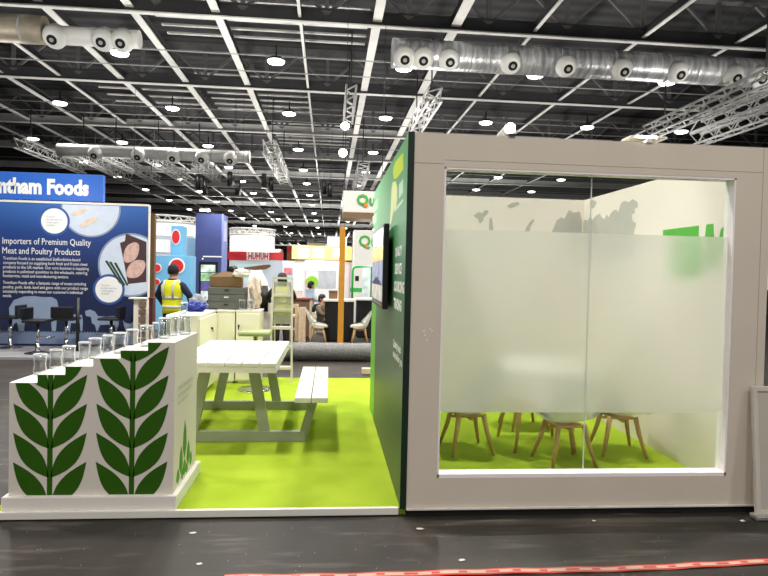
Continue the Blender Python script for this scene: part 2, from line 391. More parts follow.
# ceiling lamps ----------------------------------------------------
LX = [-16.9, -12.15, -7.45, -2.4, 1.9, 6.5, 11.3, 15.9]; LY = [16.8, 23.5, 31.4, 38.4, 44.8, 52, 60, 69, 79, 92, 108]
def make_lamp(label):
    t = thing('ceiling_light', label, 'lamp', (0, 0, 8.6), group='round high-bay lamps under the hall roof')
    MB().lathe([(.03, .5), (.03, .14), (.2, .12), (.29, .05), (.3, 0)], n=18).build('housing', STEELD, t)
    MB().lathe([(.29, -.004), (.26, -.06), (.12, -.1)], n=18).build('diffuser', LAMPE, t)
    return t
ORD = ['first', 'second', 'third', 'fourth', 'fifth', 'sixth', 'seventh', 'eighth', 'ninth']
lamp0 = None
for j, Y in enumerate(LY):
    vis = [X for X in LX if -3 < pixel((X, Y, 8.55))[0] < 771]
    for X in LX:
        if j < 6 and X in vis:
            row = ('nearest' if j == 0 else ORD[j]+'-nearest'); lab = 'round glowing roof lamp, %s from the left in the %s lamp row' % (ORD[vis.index(X)], row)
        elif X in vis: lab = 'tiny round roof lamp in the distant rows deep in the hall'
        else: continue
        if lamp0 is None: lamp0 = make_lamp(lab); lamp0.location = (X, Y, 8.6)
        else: dup(lamp0, (X, Y, 8.6), lab)

# ventilation ducts -----------------------------------------------
def duct(x0, x1, Y, Z, r, mtl, label, nozzles):
    t = thing('ventilation_duct', label, 'duct', (x0, Y, Z))
    n = max(4, int((x1-x0)/.6)); pts, rr = [], []
    for i in range(n+1):
        x = (x1-x0)*i/n
        pts += [(x, 0, 0)]; rr += [r*(1 + (.015 if i % 2 else 0))]
    MB().tube(pts, rr, 20).build('pipe', mtl, t)
    for x in range(1, int((x1-x0)/1.6)+1):
        MB().tube([(x*1.6-.03, 0, 0), (x*1.6+.03, 0, 0)], r*1.03, 20).build('joint_band', STEELG, t)
    for nx in nozzles:
        b = MB(); o = Vector((nx-x0, -r*.8, -r*.55)); d = Vector((0, -.8, -.6))
        b.tube([o-d*.2, o+d*.05, o+d*.1, o+d*.22], [.3, .3, .26, .2], 18)
        no = b.build('jet_nozzle', STEELL, t)
        b = MB(); b.tube([o+d*.222, o+d*.23], [.13, .13], 14); b.build('outlet', BLACKM, no)
        b = MB(); b.tube([o+d*.235, o+d*.25], [.055, .055], 10); b.build('outlet', STEELG, no)
    return t
a, b_ = atY(392, 57, 13.2), atY(768, 62, 13.2)
duct(a.x, 14.5, 13.2, (a.z+b_.z)/2-.12, .4, DUCT, 'long silver foil air duct with round nozzles at upper right of the roof', [atY(x, 60, 13.2).x for x in (403, 421, 447, 508, 562, 617, 672, 727, 752)])
a = atY(0, 28, 13.2); e = atY(46, 28, 13.2)
duct(-13.5, e.x, 13.2, a.z, .36, mat('lagged_duct', (168, 158, 140), .5, .3, var=.15, scale=3), 'brown-silver lagged air duct at upper left of the roof', [])
duct(e.x+.05, atY(140, 38, 13.2).x, 13.2, a.z-.1, .24, STEELL, 'short pale air duct with three round nozzles beside the lagged duct', [atY(x, 36, 13.2).x for x in (58, 106, 125)])
a, e = atY(58, 150, 23.2), atY(250, 157, 23.2)
duct(a.x, e.x, 23.2, (a.z+e.z)/2, .26, mat('pale_duct', (214, 214, 210), .5, .2, var=.08), 'long pale air duct above the blue stand, below the roof beams', [a.x+(e.x-a.x)*f for f in (.2, .42, .6, .75, .9)])

# lighting trusses ---------------------------------------------------
def truss(X, y0, y1, Z, label, s=.42):
    t = thing('lighting_truss', label, 'truss', (X, y0, Z))
    L = y1-y0; h = s/2
    b = MB()
    for i, j in ((-h, -h), (h, -h), (-h, h), (h, h)): b.bar((i, 0, j), (i, L, j), .06)
    b.build('chord', TRUSS, t)
    b = MB(); n = max(3, int(L/.5)); st = L/n
    for k in range(n):
        for i in (-h, h):
            z0, z1 = (-h, h) if k % 2 else (h, -h)
            b.bar((i, k*st, z0), (i, (k+1)*st, z1), .035)
        for j in (-h, h):
            x0, x1 = (-h, h) if k % 2 else (h, -h)
            b.bar((x0, k*st, j), (x1, (k+1)*st, j), .035)
    b.build('lacing', TRUSS, t)
    for f in (.15, .85): MB().tube([(0, L*f, h), (0, L*f, 9.0-Z)], .025, 6).build('hanger', STEELD, t)
    return t
truss(-14.3, 24.5, 31.5, 7, 'box truss hanging at far left, first of the slanting row over the blue sign')
truss(-12.6, 26, 34, 7, 'box truss hanging over the blue sign, second of the slanting row')
truss(-11.1, 26, 34.6, 7, 'box truss third along the slanting row at left')
truss(-9.2, 26.5, 35, 7, 'box truss fourth along the slanting row at left')
truss(-7.2, 27, 33, 7, 'box truss fifth along the slanting row, above the navy tower')
truss(11.1, 10.5, 17.6, 7, 'long box truss over the white room, uppermost of three at right')
truss(12.3, 11.8, 16.6, 7, 'short box truss over the white room, middle of three at right')
truss(13.5, 13.5, 18.5, 7, 'box truss over the white room, lowest of three at right')
truss(.06, 14.4, 17.8, 7.05, 'narrow truss ladder hanging left of the green wall top', .3)
truss(2.6, 14.4, 19.2, 7.05, 'truss ladder rising just above the corner of the white frame', .4)
truss(-3.0, 21, 30, 6.6, 'box truss with black speakers over the red stand', .5)
truss(1.0, 24, 32, 6.4, 'box truss high above the hanging white sign', .5)
def speaker(X, Y, Z, label):
    t = thing('hanging_speaker', label, 'speaker', (X, Y, Z), group='black cans hanging under the roof trusses')
    MB().tube([(0, 0, 0), (0, 0, -.7)], [.12, .13], 12).build('can', BLACK, t)
    MB().tube([(0, 0, 0), (0, 0, 1.2)], .008, 6).build('wire', STEELD, t)
for k, (x, y) in enumerate(((198, 181), (205, 186), (230, 178), (238, 187), (264, 180), (271, 184), (324, 186), (330, 189))):
    p = atY(x, y, 26); speaker(p.x, 26, p.z+.3, 'black can hanging under the trusses, %s from the left' % ORD[k])
# two bright floodlights under the roof
for (x, y, lab) in ((345, 126, 'dazzling floodlight under the roof, upper of two left of the green wall'), (343, 153, 'dazzling floodlight under the roof, lower of two left of the green wall')):
    p = atY(x, y, 22); t = thing('roof_floodlight', lab, 'floodlight', p)
    MB().tube([(0, .2, 0), (0, -.02, 0)], [.12, .2], 20).build('housing', STEELD, t)
    MB().tube([(0, -.022, 0), (0, -.05, 0)], [.17, .15], 20).build('lens', FLOODE, t)
    MB().tube([(0, .1, .17), (0, .1, 9-p.z)], .015, 6).build('hanger', STEELD, t)

# ================================================================== STAND SHELL
ZF = .05
m = MB(); m.box(-2.56, 2.5, .02, 4.95, .004, ZF-.004); struct('platform_floor', m, CARPETM)
m = MB(); m.box(-2.54, 2.48, .03, 4.93, ZF-.004, ZF); struct('carpet_floor', m, CARPETM)
m = MB(); m.box(-2.58, -.01, 0, .03, .008, ZF+.004, .003); struct('trim_1', m, WHITE)
m = MB(); m.box(.04, 2.5, -.006, .018, .004, .04); struct('trim_3', m, BLACKM)
m = MB(); m.box(.04, 2.5, -.02, -.002, .042, .054, .002); struct('trim_2', m, mat('alu_trim', (226, 220, 212), .5))
H = 2.5
m = MB(); m.box(0, .036, .004, 3.0, ZF, H); WL = struct('wall_left', m, GREENW)
m = MB(); m.box(-.003, .038, -.006, .004, ZF, H+.002); m.build('edge_strip', mat('dark_green_edge', (10, 40, 26), .45), WL)
WX0, WX1, WZ0, WZ1 = .24, 2.25, .25, 2.286
m = MB()
m.box(.04, 2.5, 0, .1, WZ1, H); m.box(.04, 2.5, 0, .1, ZF, WZ0); m.box(.04, WX0, 0, .1, WZ0, WZ1); m.box(WX1, 2.5, 0, .1, WZ0, WZ1)
WF = struct('wall_front', m, FRAMEW)
m = MB()
m.box(2.438, 2.4415, -.0015, .001, ZF, H); m.box(.04, WX0-.002, -.0015, .001, WZ1+.019, WZ1+.022); m.box(WX0, WX1+.19, -.0015, .001, WZ1+.045, WZ1+.047)
m.build('seam', SEAM, WF)
m = MB()
for x, y in ((424, 331), (430, 329), (432, 331), (425, 335), (427, 340)):
    p = atY(x, y, 0); m.prism(disc(p.x, p.z, .006, 10), facing_front(-.001), .002)
m.build('filler_spot', LETW, WF)
m = MB()   # white lining of the window opening
m.box(WX0, WX0+.012, .002, .1, WZ0, WZ1); m.box(WX1-.012, WX1, .002, .1, WZ0, WZ1); m.box(WX0, WX1, .002, .1, WZ0, WZ0+.022); m.box(WX0, WX1, .002, .1, WZ1-.012, WZ1)
W1 = struct('window_1', m, mat('reveal_white', (255, 246, 248), .5, var=.01))
for x0, x1 in ((WX0+.012, 1.2555), (1.2585, WX1-.012)):
    m = MB(); m.box(x0, x1, .056, .064, WZ0+.022, WZ1-.012); m.build('pane', GLASS, W1)
    m = MB(); m.face([(x0, .053, .672), (x1, .053, .672), (x1, .053, 1.888), (x0, .053, 1.888)]); m.build('frosted_film', FROST, W1)
m = MB(); m.box(1.2555, 1.2585, .054, .066, WZ0+.022, WZ1-.012); m.build('joint', LETW, W1)
m = MB(); m.box(2.47, 2.56, .1, 3.0, ZF, H); WR = struct('wall_right', m, WALLW)
m = MB(); m.box(.036, 2.56, 3.0, 3.08, ZF, H); WB = struct('wall_back', m, WALLW)
# world map in pale grey over the back and right wall
def px_poly(pts, k): return [k(x, y) for x, y in pts]
cr = lambda x, y: (435+x/3.49, 160+y/3.49)
def onback(x, y): p = atY(*cr(x, y), 3.0); return (p.x, p.z)
def onright(x, y): p = atX(*cr(x, y), 2.47); return (-p.y, p.z)
m = MB()
for poly in ([(405, 258), (425, 210), (440, 200), (452, 205), (460, 188), (468, 174), (484, 184), (505, 180), (513, 215), (513, 330), (480, 400), (450, 330), (430, 300)],
             [(135, 195), (150, 182), (165, 185), (175, 174), (188, 178), (180, 192), (170, 200), (168, 212), (156, 222), (150, 205)],
             [(308, 262), (318, 235), (330, 218), (342, 205), (346, 212), (334, 232), (326, 262), (330, 320), (316, 300)],
             [(250, 160), (266, 150), (290, 146), (296, 154), (280, 162), (262, 168)], [(190, 205), (198, 200), (204, 240), (196, 262), (188, 240)]):
    m.prism([onback(*p) for p in poly], facing_front(2.998), .002)
m.build('world_map', MAPG, WB)
m = MB()
for poly in ([(514, 215), (524, 208), (533, 212), (540, 200), (552, 208), (560, 196), (575, 186), (582, 200), (592, 206), (600, 190), (606, 200), (618, 180), (632, 172), (640, 182), (650, 150), (664, 142), (676, 148), (690, 136), (706, 146), (708, 164), (694, 172), (698, 182), (686, 190), (690, 212), (702, 222), (694, 250), (684, 300), (650, 330), (600, 390), (560, 340), (514, 330)], [(540, 150), (552, 138), (564, 146), (556, 166), (546, 170)]):
    m.prism([onright(*p) for p in poly], facing_left(2.468), .002)
m.build('world_map', MAPG, WR)
fl = facing_left(2.469)
m = MB(); m.prism([(-1.28, 1.6), (-.75, 1.6), (-.75, 2.03), (-1.28, 2.03)], fl, .002); m.build('logo_bar', AGRG, WR)
m = MB()
m.prism([(-.70, 1.66), (-.655, 2.03), (-.565, 2.03), (-.52, 1.66), (-.58, 1.66), (-.588, 1.73), (-.632, 1.73), (-.64, 1.66)], fl, .002); m.build('lettering', AGRG, WR)
write('lettering', 'GR', fl, -.505, 1.66, AGRG, WR, width=.4, height=.37, bold=.07)
# green wall lettering and leaf emblem
gl = facing_left(-.0005)
for s, y0, y1, z in (('QUALITY', .62, .2, 1.70), ('SERVICE', .62, .2, 1.58), ('SOURCING', .64, .04, 1.452), ('TRADING', .64, .16, 1.325)):
    write('lettering', s, gl, -y0, z, LETW, WL, width=y0-y1, height=.082, bold=.05)
write('lettering', 'Quality foods\nsourced for you', gl, -.62, .95, LETW, WL, width=.56, height=.15, bold=.02)
def onleft(x, y): p = atX(363.6+x/5.76, 130+y/5.76, -.0005); return (-max(p.y, .012), p.z)
YG = mat('emblem_yellow_green', (206, 226, 40), .5); YP = mat('emblem_pale', (236, 244, 170), .5); MINT = mat('emblem_mint', (206, 238, 210), .5)
m = MB()
m.prism([onleft(*p) for p in ((170, 250), (172, 215), (186, 180), (210, 150), (229, 130), (229, 225), (212, 250), (194, 275), (176, 285))], gl, -.001); m.build('leaf_emblem', YG, WL)
m = MB()
m.prism([onleft(*p) for p in ((168, 300), (186, 295), (194, 330), (194, 400), (186, 450), (172, 470), (158, 540), (152, 548), (158, 430), (160, 350))], gl, -.001); m.build('leaf_emblem', YP, WL)
m = MB()
m.prism([onleft(*p) for p in ((204, 315), (228, 280), (228, 360), (204, 395))], gl, -.001)
m.prism([onleft(*p) for p in ((190, 440), (228, 395), (228, 412), (176, 478))], gl, -.001)
m.prism([onleft(*p) for p in ((56, 430), (82, 390), (82, 450), (56, 480))], gl, -.001); m.prism([onleft(*p) for p in ((52, 500), (74, 475), (74, 530), (52, 548))], gl, -.001)
m.build('swoosh_emblem', MINT, WL)

# ================================================================== STAND FURNITURE
# display counter with stepped top -----------------------------------
C0, C1, CY0, CY1 = -2.464, -1.462, .055, .72
SW = (C1-C0)/6; SZ = [.849+.0526*i for i in range(6)]
o = Vector(((C0+C1)/2, .36, ZF))
t = thing('display_counter', 'white stepped display counter with dark green leaf prints and glasses on its steps', 'counter', o)
prof = [(C0, ZF+.02)]
for i in range(6): prof += [(C0+SW*i, SZ[i]), (C0+SW*(i+1), SZ[i])]
prof += [(C1, ZF+.02)]
b = MB(o); b.prism(prof, facing_front(CY0), CY1-CY0); b.build('body', COUNTERW, t)
b = MB(o)
for i in range(6): b.box(C0+SW*i+(.0 if i == 0 else .001), C0+SW*(i+1), CY0+.001, CY1-.001, SZ[i], SZ[i]+.003)
b.build('step_top', WHITE, t)
b = MB(o); b.box(C0-.03, C1+.03, CY0-.03, CY1+.03, ZF, .14, .006); b.build('skirting', WHITE, t)
def leaf(bx, bz, sgn, W=.056):
    tip = Vector((bx+sgn*.233, bz+.262)); base = Vector((bx+sgn*.006, bz-.012)); d = tip-base; n = Vector((-d.y, d.x)).normalized()*sgn
    P, Q = [], []
    for k in range(17):
        u = k/16; c = base+d*u + n*.016*max(0, u-.5)*2*u
        w = W*math.sin(PI*u**.92) if 0 < u < 1 else 0
        P.append(c+n*w*1.08); Q.append(c-n*w*.98)
    return [tuple(p) for p in P]+[tuple(q) for q in Q[::-1][1:-1]]
b = MB(o); fn = facing_front(CY0-.0015)
for pxx in (50.2, 132.2):
    X = atY(pxx, 430, CY0).x
    polys = [leaf(X, z, s) for z in (.08, .265, .449, .633, .817, 1.0) for s in (-1, 1)]
    polys.append([(X-.016, .14), (X+.016, .14), (X+.016, 1.3), (X-.016, 1.3)])
    for pl in polys:
        for i in range(6):
            q = clip(pl, C0+SW*i, C0+SW*(i+1), .142, SZ[i])
            if len(q) > 2 and abs(sum(q[k-1][0]*q[k][1]-q[k][0]*q[k-1][1] for k in range(len(q)))) > 1e-6: b.prism(q, fn, .0012)
b.build('leaf_print', LEAFG, t)
b = MB(o); fr = facing_right(C1+.0015)
def sprig(y, z0, h, w):
    w *= 1.55; h *= .88
    return [(y, z0), (y+w*.7, z0+h*.3), (y+w*.5, z0+h*.7), (y, z0+h), (y-w*.5, z0+h*.7), (y-w*.7, z0+h*.3)]
for y, z0, h, w in ((.36, .28, .3, .05), (.26, .2, .22, .045), (.47, .2, .2, .045), (.18, .16, .12, .04), (.55, .17, .12, .035), (.36, .16, .13, .05), (.30, .15, .09, .03), (.43, .15, .09, .03)):
    b.prism(sprig(y, z0, h, w), fr, .001)
b.build('sprig_print', SPRIG, t)
write('lettering', 'Fresh food grown\nwith natural care\nfor everyone', fr, .14, .68, mat('lettering_sage', (176, 182, 150), .6), t, o=o, width=.42, height=.14)

# tumblers -----------------------------------------------------------
def make_glass(label, r=.042, h=.138):
    t = thing('glass_tumbler', label, 'glass', group='clear tumblers on the stepped counter')
    k = [(.036, 0), (.040, .01), (.0415, .03), (.036, .062), (.037, .085), (r, h), (r-.003, h), (.034, .085), (.033, .062), (.038, .03), (.034, .014)]
    MB().lathe([(a*r/.042, z) for a, z in k], n=20).build('bowl', TUMBLER, t)
    b = MB(); b.lathe([(r-.0035, h-.004), (r+.001, h-.004), (r+.001, h+.001), (r-.0035, h+.001), (r-.0035, h-.004)], n=20, cap=False)
    b.build('rim', mat('glass_rim', (238, 240, 240), .15, var=0), t)  # near-white rim, its bright reflection put into the colour
    b = MB(); b.lathe([(.0345, .001), (.038, .01), (.033, .014)], n=18); b.build('base', mat('glass_base', (216, 220, 220), .2, var=.03), t)
    return t
G = [(0, -2.42, .36, 'alone on the lowest step, front'), (0, -2.42, .60, 'on the lowest step, behind'), (1, -2.25, .40, 'on the second step up, front'), (1, -2.235, .63, 'on the second step up, behind'),
     (2, -2.085, .42, 'on the third step up, front'), (2, -2.065, .62, 'on the third step up, behind'), (3, -1.885, .30, 'on the fourth step up, front'), (3, -1.875, .54, 'on the fourth step up, behind'),
     (4, -1.705, .28, 'on the fifth step up, front'), (4, -1.69, .52, 'on the fifth step up, behind'), (5, -1.585, .28, 'on the top step, nearest the front and left'), (5, -1.58, .45, 'on the top step, middle'), (5, -1.51, .53, 'on the top step beside the right edge'), (5, -1.575, .64, 'on the top step, back left')]
g0 = None
for i, x, y, w in G:
    lab = 'clear glass tumbler '+w; p = (x, y, SZ[i]+.003)
    if g0 is None: g0 = make_glass(lab); g0.location = p
    else: dup(g0, p, lab)

# picnic table ---------------------------------------------------------
TX, TY0, TY1 = -1.36, 1.30, 2.98; o = Vector((TX, (TY0+TY1)/2, ZF))
t = thing('picnic_table', 'white wooden picnic table with attached benches on the lime carpet', 'table', o)
SHADEW = mat('table_white_shaded', (150, 156, 132), .55, var=.03)  # table white darkened to grey-green: shade painted into the legs
b = MB(o); n = 6; w = .88/n
for k in range(n): b.box(TX-.44+w*k+.0045, TX-.44+w*(k+1)-.0045, TY0, TY1, .8-.035, .8, .005)
top = b.build('table_top', TABLEW, t)
b = MB(o); b.box(TX-.435, TX+.435, TY0+.006, TY0+.04, .715, .764); b.box(TX-.435, TX+.435, TY1-.04, TY1-.006, .715, .764); b.box(TX-.435, TX-.405, TY0+.04, TY1-.04, .715, .764); b.box(TX+.405, TX+.435, TY0+.04, TY1-.04, .715, .764); b.build('apron', TABLEW, t)
for s in (-1, 1):
    b = MB(o)
    for k in range(2): x0 = TX+s*.735-.145+k*.147; b.box(x0+.003, x0+.142, TY0+.03, TY1+.08, .455, .5, .005)
    b.build('bench', TABLEW, t)
    for Y in (1.60, 2.88):
        b = MB(o); b.bar((TX+s*.20, Y, .76), (TX+s*.325, Y, .10), .095, .045, up=(0, 1, 0)); b.build('leg', SHADEW, t)
        b = MB(o); b.bar((TX+s*.76, Y, .455), (TX+s*.66, Y, .10), .075, .045, up=(0, 1, 0)); b.build('bench_leg', SHADEW, t)
for Y in (1.60, 2.88):
    b = MB(o); b.box(TX-.69, TX+.69, Y-.03, Y+.03, ZF, ZF+.095, .004); b.build('floor_beam', SHADEW, t)
    b = MB(o); b.box(TX-.42, TX+.42, Y-.02, Y+.02, .69, .75); b.build('cross_rail', SHADEW, t)

# bar stool with olive seat -----------------------------------------------
o = Vector((-1.42, 4.02, ZF))
t = thing('bar_stool', 'chrome pedestal bar stool with a flat olive seat behind the picnic table', 'stool', o)
MB().box(-.2, .2, -.2, .2, .705, .765, .025).build('seat', OLIVE, t)
MB().lathe([(.03, .28), (.03, .70), (.06, .705)]).build('gas_column', CHROME, t)
MB().lathe([(.22, 0), (.22, .008), (.2, .016), (.05, .03), (.035, .06), (.035, .3)], n=32).build('base', CHROME, t)

# cream storage cabinets ---------------------------------------------------
def cabinet(x0, x1, y0, y1, face, ndoor, label, locks=True):
    o = Vector(((x0+x1)/2, (y0+y1)/2, ZF)); t = thing('storage_cabinet', label, 'cabinet', o)
    zt = 1.046
    b = MB(o); b.box(x0, x1, y0, y1, ZF+.03, zt-.025); b.build('carcass', CREAM, t)
    b = MB(o); b.box(x0-.006, x1+.006, y0-.006, y1+.006, zt-.025, zt, .004); b.build('cabinet_top', WHITE, t)
    b = MB(o); b.box(x0+.03, x1-.03, y0+.03, y1-.03, ZF, ZF+.03); b.build('plinth', CREAM, t)
    for k in range(ndoor):
        if face == 'front':
            w = (x1-x0)/ndoor; b = MB(o); b.box(x0+w*k+.008, x0+w*(k+1)-.008, y0-.018, y0-.001, ZF+.05, zt-.045, .003); d = b.build('door', CREAM, t)
            b = MB(o); b.box(x0+w*k+.03, x0+w*k+.05, y0-.034, y0-.018, .82, .85); b.box(x0+w*k+.032, x0+w*k+.046, y0-.045, y0-.034, .79, .84); b.build('lock', BLACK, d)
        else:
            w = (y1-y0)/ndoor; b = MB(o); b.box(x1+.001, x1+.018, y0+w*k+.008, y0+w*(k+1)-.008, ZF+.05, zt-.045, .003); d = b.build('door', CREAM, t)
            b = MB(o); yl = y0+w*k+w*.62; b.box(x1+.018, x1+.034, yl, yl+.03, .82, .85); b.box(x1+.034, x1+.045, yl+.004, yl+.02, .79, .84); b.build('lock', BLACK, d)
    return t
cabinet(-2.367, -2.0, 3.339, 4.42, 'right', 1, 'cream cabinet end-on behind the stepped counter, black lock on its door')
cabinet(-1.99, -1.748, 4.44, 4.84, 'front', 0, 'narrow blank cream cabinet filling the corner of the cabinet row')
cabinet(-1.733, -1.41, 4.44, 4.84, 'front', 1, 'cream cabinet with black lock at the right end of the row')

# step ladder ---------------------------------------------------------------
o = Vector((-1.13, 4.62, 0))
t = thing('step_ladder', 'pale step ladder standing at the right end of the cabinets', 'ladder', o)
LADM = mat('ladder_cream', (200, 192, 182), .5, var=.05)
for s in (-1, 1):
    b = MB(); b.bar((s*.13, -.0, 1.5), (s*.15, -.1, .0+.002), .025, .05); b.build('rail', LADM, t)
    b = MB(); b.bar((s*.11, .03, 1.4), (s*.13, .42, .002), .022, .03); b.build('rear_leg', LADM, t)
for k, z in enumerate((.25, .53, .8, 1.04, 1.25)):
    b = MB(); b.box(-.14, .14, -.12+.03*k*.8, .0+.03*k*.8, z-.02, z+.02, .004); b.build('tread', mat('ladder_tread', (168, 170, 148), .5) if k % 2 == 1 else LADM, t)
b = MB(); b.bar((-.13, 0, 1.49), (.13, 0, 1.49), .03); b.build('top_rail', LADM, t)
b = MB(); b.box(-.125, .125, .012, .018, .85, 1.44); b.build('back_panel', mat('ladder_mesh', (196, 198, 180), .5, alpha=.45), t)

# television on the green wall ------------------------------------------------
o = Vector((-.045, 1.38, 1.64))
t = thing('television', 'slim black television mounted on the green wall', 'television', o)
MB().box(-.03, .012, -.585, .585, -.335, .335, .006).build('housing', BLACK, t)
MB().box(.012, .044, -.25, .25, -.18, .18).build('wall_bracket', BLACKM, t)
sc, nt, bs = nodes('tv_screen')
bs.inputs['Base Color'].default_value = (.02, .02, .025, 1); bs.inputs['Roughness'].default_value = .06
b = MB(); b.box(-.033, -.0305, -.57, .57, -.315, .315); scr = b.build('screen', sc, t)
fs = facing_left(-.034)
IMG = [('picture', (250, 205, 90), [(-.57, .05), (.57, .05), (.57, .17), (-.57, .17)], .16), ('picture', (130, 140, 190), [(-.57, -.15), (.57, -.15), (.57, .05), (-.57, .05)], .12), ('picture', (214, 206, 200), [(-.57, -.28), (.57, -.28), (.57, -.15), (.0, -.08), (-.57, -.15)], .12), ('picture', (60, 66, 100), [(-.57, .17), (.57, .17), (.57, .315), (-.57, .315)], .06)]
for k, (nm, c, poly, e) in enumerate(IMG):
    b = MB(); b.prism(poly, fs, .0012); b.build(nm, mat('tv_picture_%d' % k, c, .25, var=.25, scale=9, emit=e), scr)

# meeting room furniture -------------------------------------------------------
SHELL = mat('shell_white', (236, 236, 226), .35, var=.02)
def make_chair(label):
    t = thing('shell_chair', label, 'chair', group='white shell chairs with wooden legs in the meeting room')
    b = MB(); nu, nv = 15, 19; V = []
    for i in range(nv):
        v = i/(nv-1)
        for j in range(nu):
            u = j/(nu-1)*2-1
            if v < .5:
                s = v/.5; y = -.21+.38*s; hw = .285*(1-.25*abs(1-s*1.0)**3); z = .385 + .018*(1-s)**2*0 - .05*math.sin(PI*s)*(1-u*u)+.0
                rise = .09*u**4*(.3+.7*s); x = u*hw
                V.append((x, y, z+rise+(.0 if s > .2 else -.02*(1-s/.2)**2)))
            else:
                s = (v-.5)/.5; y = .17+.07*s+.05*math.sin(PI*s*.5) - .13*u*u*(1-s*.55); hw = .285*(1-.30*s**2); z = .385+.01+.36*s-.05*s*u**4
                V.append((u*hw, y, z+.09*u**4*(1-s)))
    vs = [b.v(p) for p in V]
    for i in range(nv-1):
        for j in range(nu-1):
            f = b.bm.faces.new((vs[i*nu+j], vs[i*nu+j+1], vs[(i+1)*nu+j+1], vs[(i+1)*nu+j])); f.smooth = True
    bmesh.ops.solidify(b.bm, geom=b.bm.faces[:], thickness=.012)
    b.build('seat_shell', SHELL, t)
    b = MB(); b.box(-.12, .12, -.11, .11, .312, .332, .006); b.box(-.14, .14, -.015, .015, .292, .312); b.box(-.015, .015, -.14, .14, .292, .312); b.build('seat_frame', WOOD, t)
    for sx in (-1, 1):
        for sy in (-1, 1):
            b = MB(); b.tube([(sx*.115, sy*.11, .335), (sx*.14, sy*.135, .2), (sx*.195, sy*.185, 0)], [.023, .02, .013], 10); b.build('leg', WOOD, t)
    return t
ch = make_chair('white shell chair nearest the window, its seat showing below the frosted film'); ch.location = (1.48, .95, ZF); ch.rotation_euler.z = PI+.12
dup(ch, (.74, 1.32, ZF), 'white shell chair at left inside the room, only its wooden legs clear', PI*1.5+.1)
dup(ch, (2.09, 1.25, ZF), 'white shell chair at right inside the room, beside the lettered wall', PI*.5-.12)
dup(ch, (1.52, 2.12, ZF), 'white shell chair furthest from the window, behind the round table', .1)
o = Vector((1.42, 1.48, ZF)); t = thing('round_table', 'white round meeting table with splayed wooden legs behind the frosted film', 'table', o)
MB().lathe([(.36, .70), (.395, .71), (.4, .722), (.4, .735), (.39, .74)], n=40).build('table_top', SHELL, t)
for sx, sy in ((-1, -1), (1, -1), (-1, 1), (1, 1)):
    MB().tube([(sx*.17, sy*.17, .70), (sx*.27, sy*.27, 0)], [.024, .013], 10).build('leg', WOOD, t)
MB().box(-.19, .19, -.19, .19, .66, .70, .01).build('under_frame', WOOD, t)

# leaning panel at right ---------------------------------------------------------
PANELM = mat('panel_greige', (196, 188, 176), .6, var=.02)
o = Vector((2.66, -.12, 0)); t = thing('leaning_panel', 'grey framed panel leaning on the right end of the white wall', 'panel', o)
tilt = Matrix.Translation((0, 0, .03)) @ Matrix.Rotation(-.1, 4, 'X')
b = MB(); b.box(-.26, .26, -.008, .008, 0, .83, 0, tilt); b.build('sheet', PANELM, t)
b = MB()
for a in ((-.275, -.24, -.016, .012, 0, .85), (.24, .275, -.016, .012, 0, .85), (-.24, .24, -.016, .012, .815, .85), (-.24, .24, -.016, .012, 0, .03)): b.box(*a, .003, tilt)
b.build('frame', mat('panel_frame', (212, 205, 194), .5), t)
b = MB(); b.box(-.3, .3, -.05, .03, .002, .032, .008); b.build('base_rail', mat('silver_rail', (190, 188, 184), .3, .6), t)

# spotlights clamped on the frame top -------------------------------------------
def wall_spot(x, label, kind):
    t = thing('clamp_spotlight', label, 'spotlight', (x, .05, H))
    b = MB(); b.box(-.02, .02, -.06, .06, 0, .02); b.bar((0, 0, .02), (0, .01, .03), .02); b.build('clamp', WHITE if kind else STEELD, t)
    if kind: hb = MB(); hb.box(-.13, .13, -.05, .08, .03, .045, .005); h = hb.build('lamp_head', WHITE, t); MB().box(-.09, .05, -.056, -.0505, .031, .044).build('lens', FLOODE, t)
    else: hb = MB(); hb.tube([(0, .0, .06), (0, .12, .02)], [.04, .06], 16); hb.build('lamp_head', STEELG, t); MB().sphere((0, -.015, .068), .03, 12).build('lens', FLOODE, t)
    return t
wall_spot(.68, 'small dazzling spotlight clamped on the white frame top, above the glass joint side', 0)
wall_spot(1.62, 'flat white clamp light on the white frame top, right of the dazzling one', 1)

# barrier tape and scraps on the floor ----------------------------------------
tape = thing('barrier_tape', 'red and white tape lying along the dark floor in front', 'tape', (.6, -.76, .002))
x0, x1, N = -1.0, 2.4, 70
def tape_pt(x, w): return (x, -.772+.045*max(0, (x-.3)/1.7)**2+.006*math.sin(x*4)+w, .004+.004*math.sin(x*9)**2)
def tape_band(name, m_, w0, w1, dz, xa=x0, xb=x1, n=N):
    m = MB(tape.location); row = [(m.v(Vector(tape_pt(xa+(xb-xa)*i/n, w0))+Vector((0, 0, dz))), m.v(Vector(tape_pt(xa+(xb-xa)*i/n, w1))+Vector((0, 0, dz)))) for i in range(n+1)]
    for i in range(n): m.bm.faces.new((row[i][0], row[i+1][0], row[i+1][1], row[i][1]))
    return m.build(name, m_, tape)
TAPER = mat('tape_red', (196, 52, 40), .4, var=.08)
tape_band('red_band', TAPER, -.031, .031, 0); wb = tape_band('white_band', mat('tape_white', (206, 168, 152), .4, var=.05), -.016, .016, .0012)
for k in range(23):
    xa = x0+.05+k*.147; tape_band('print_mark', TAPER, -.009, .009, .0022, xa, xa+(.045 if k % 3 else .075), 2)
SCR = mat('paper_scrap', (214, 210, 204), .8, var=.05)
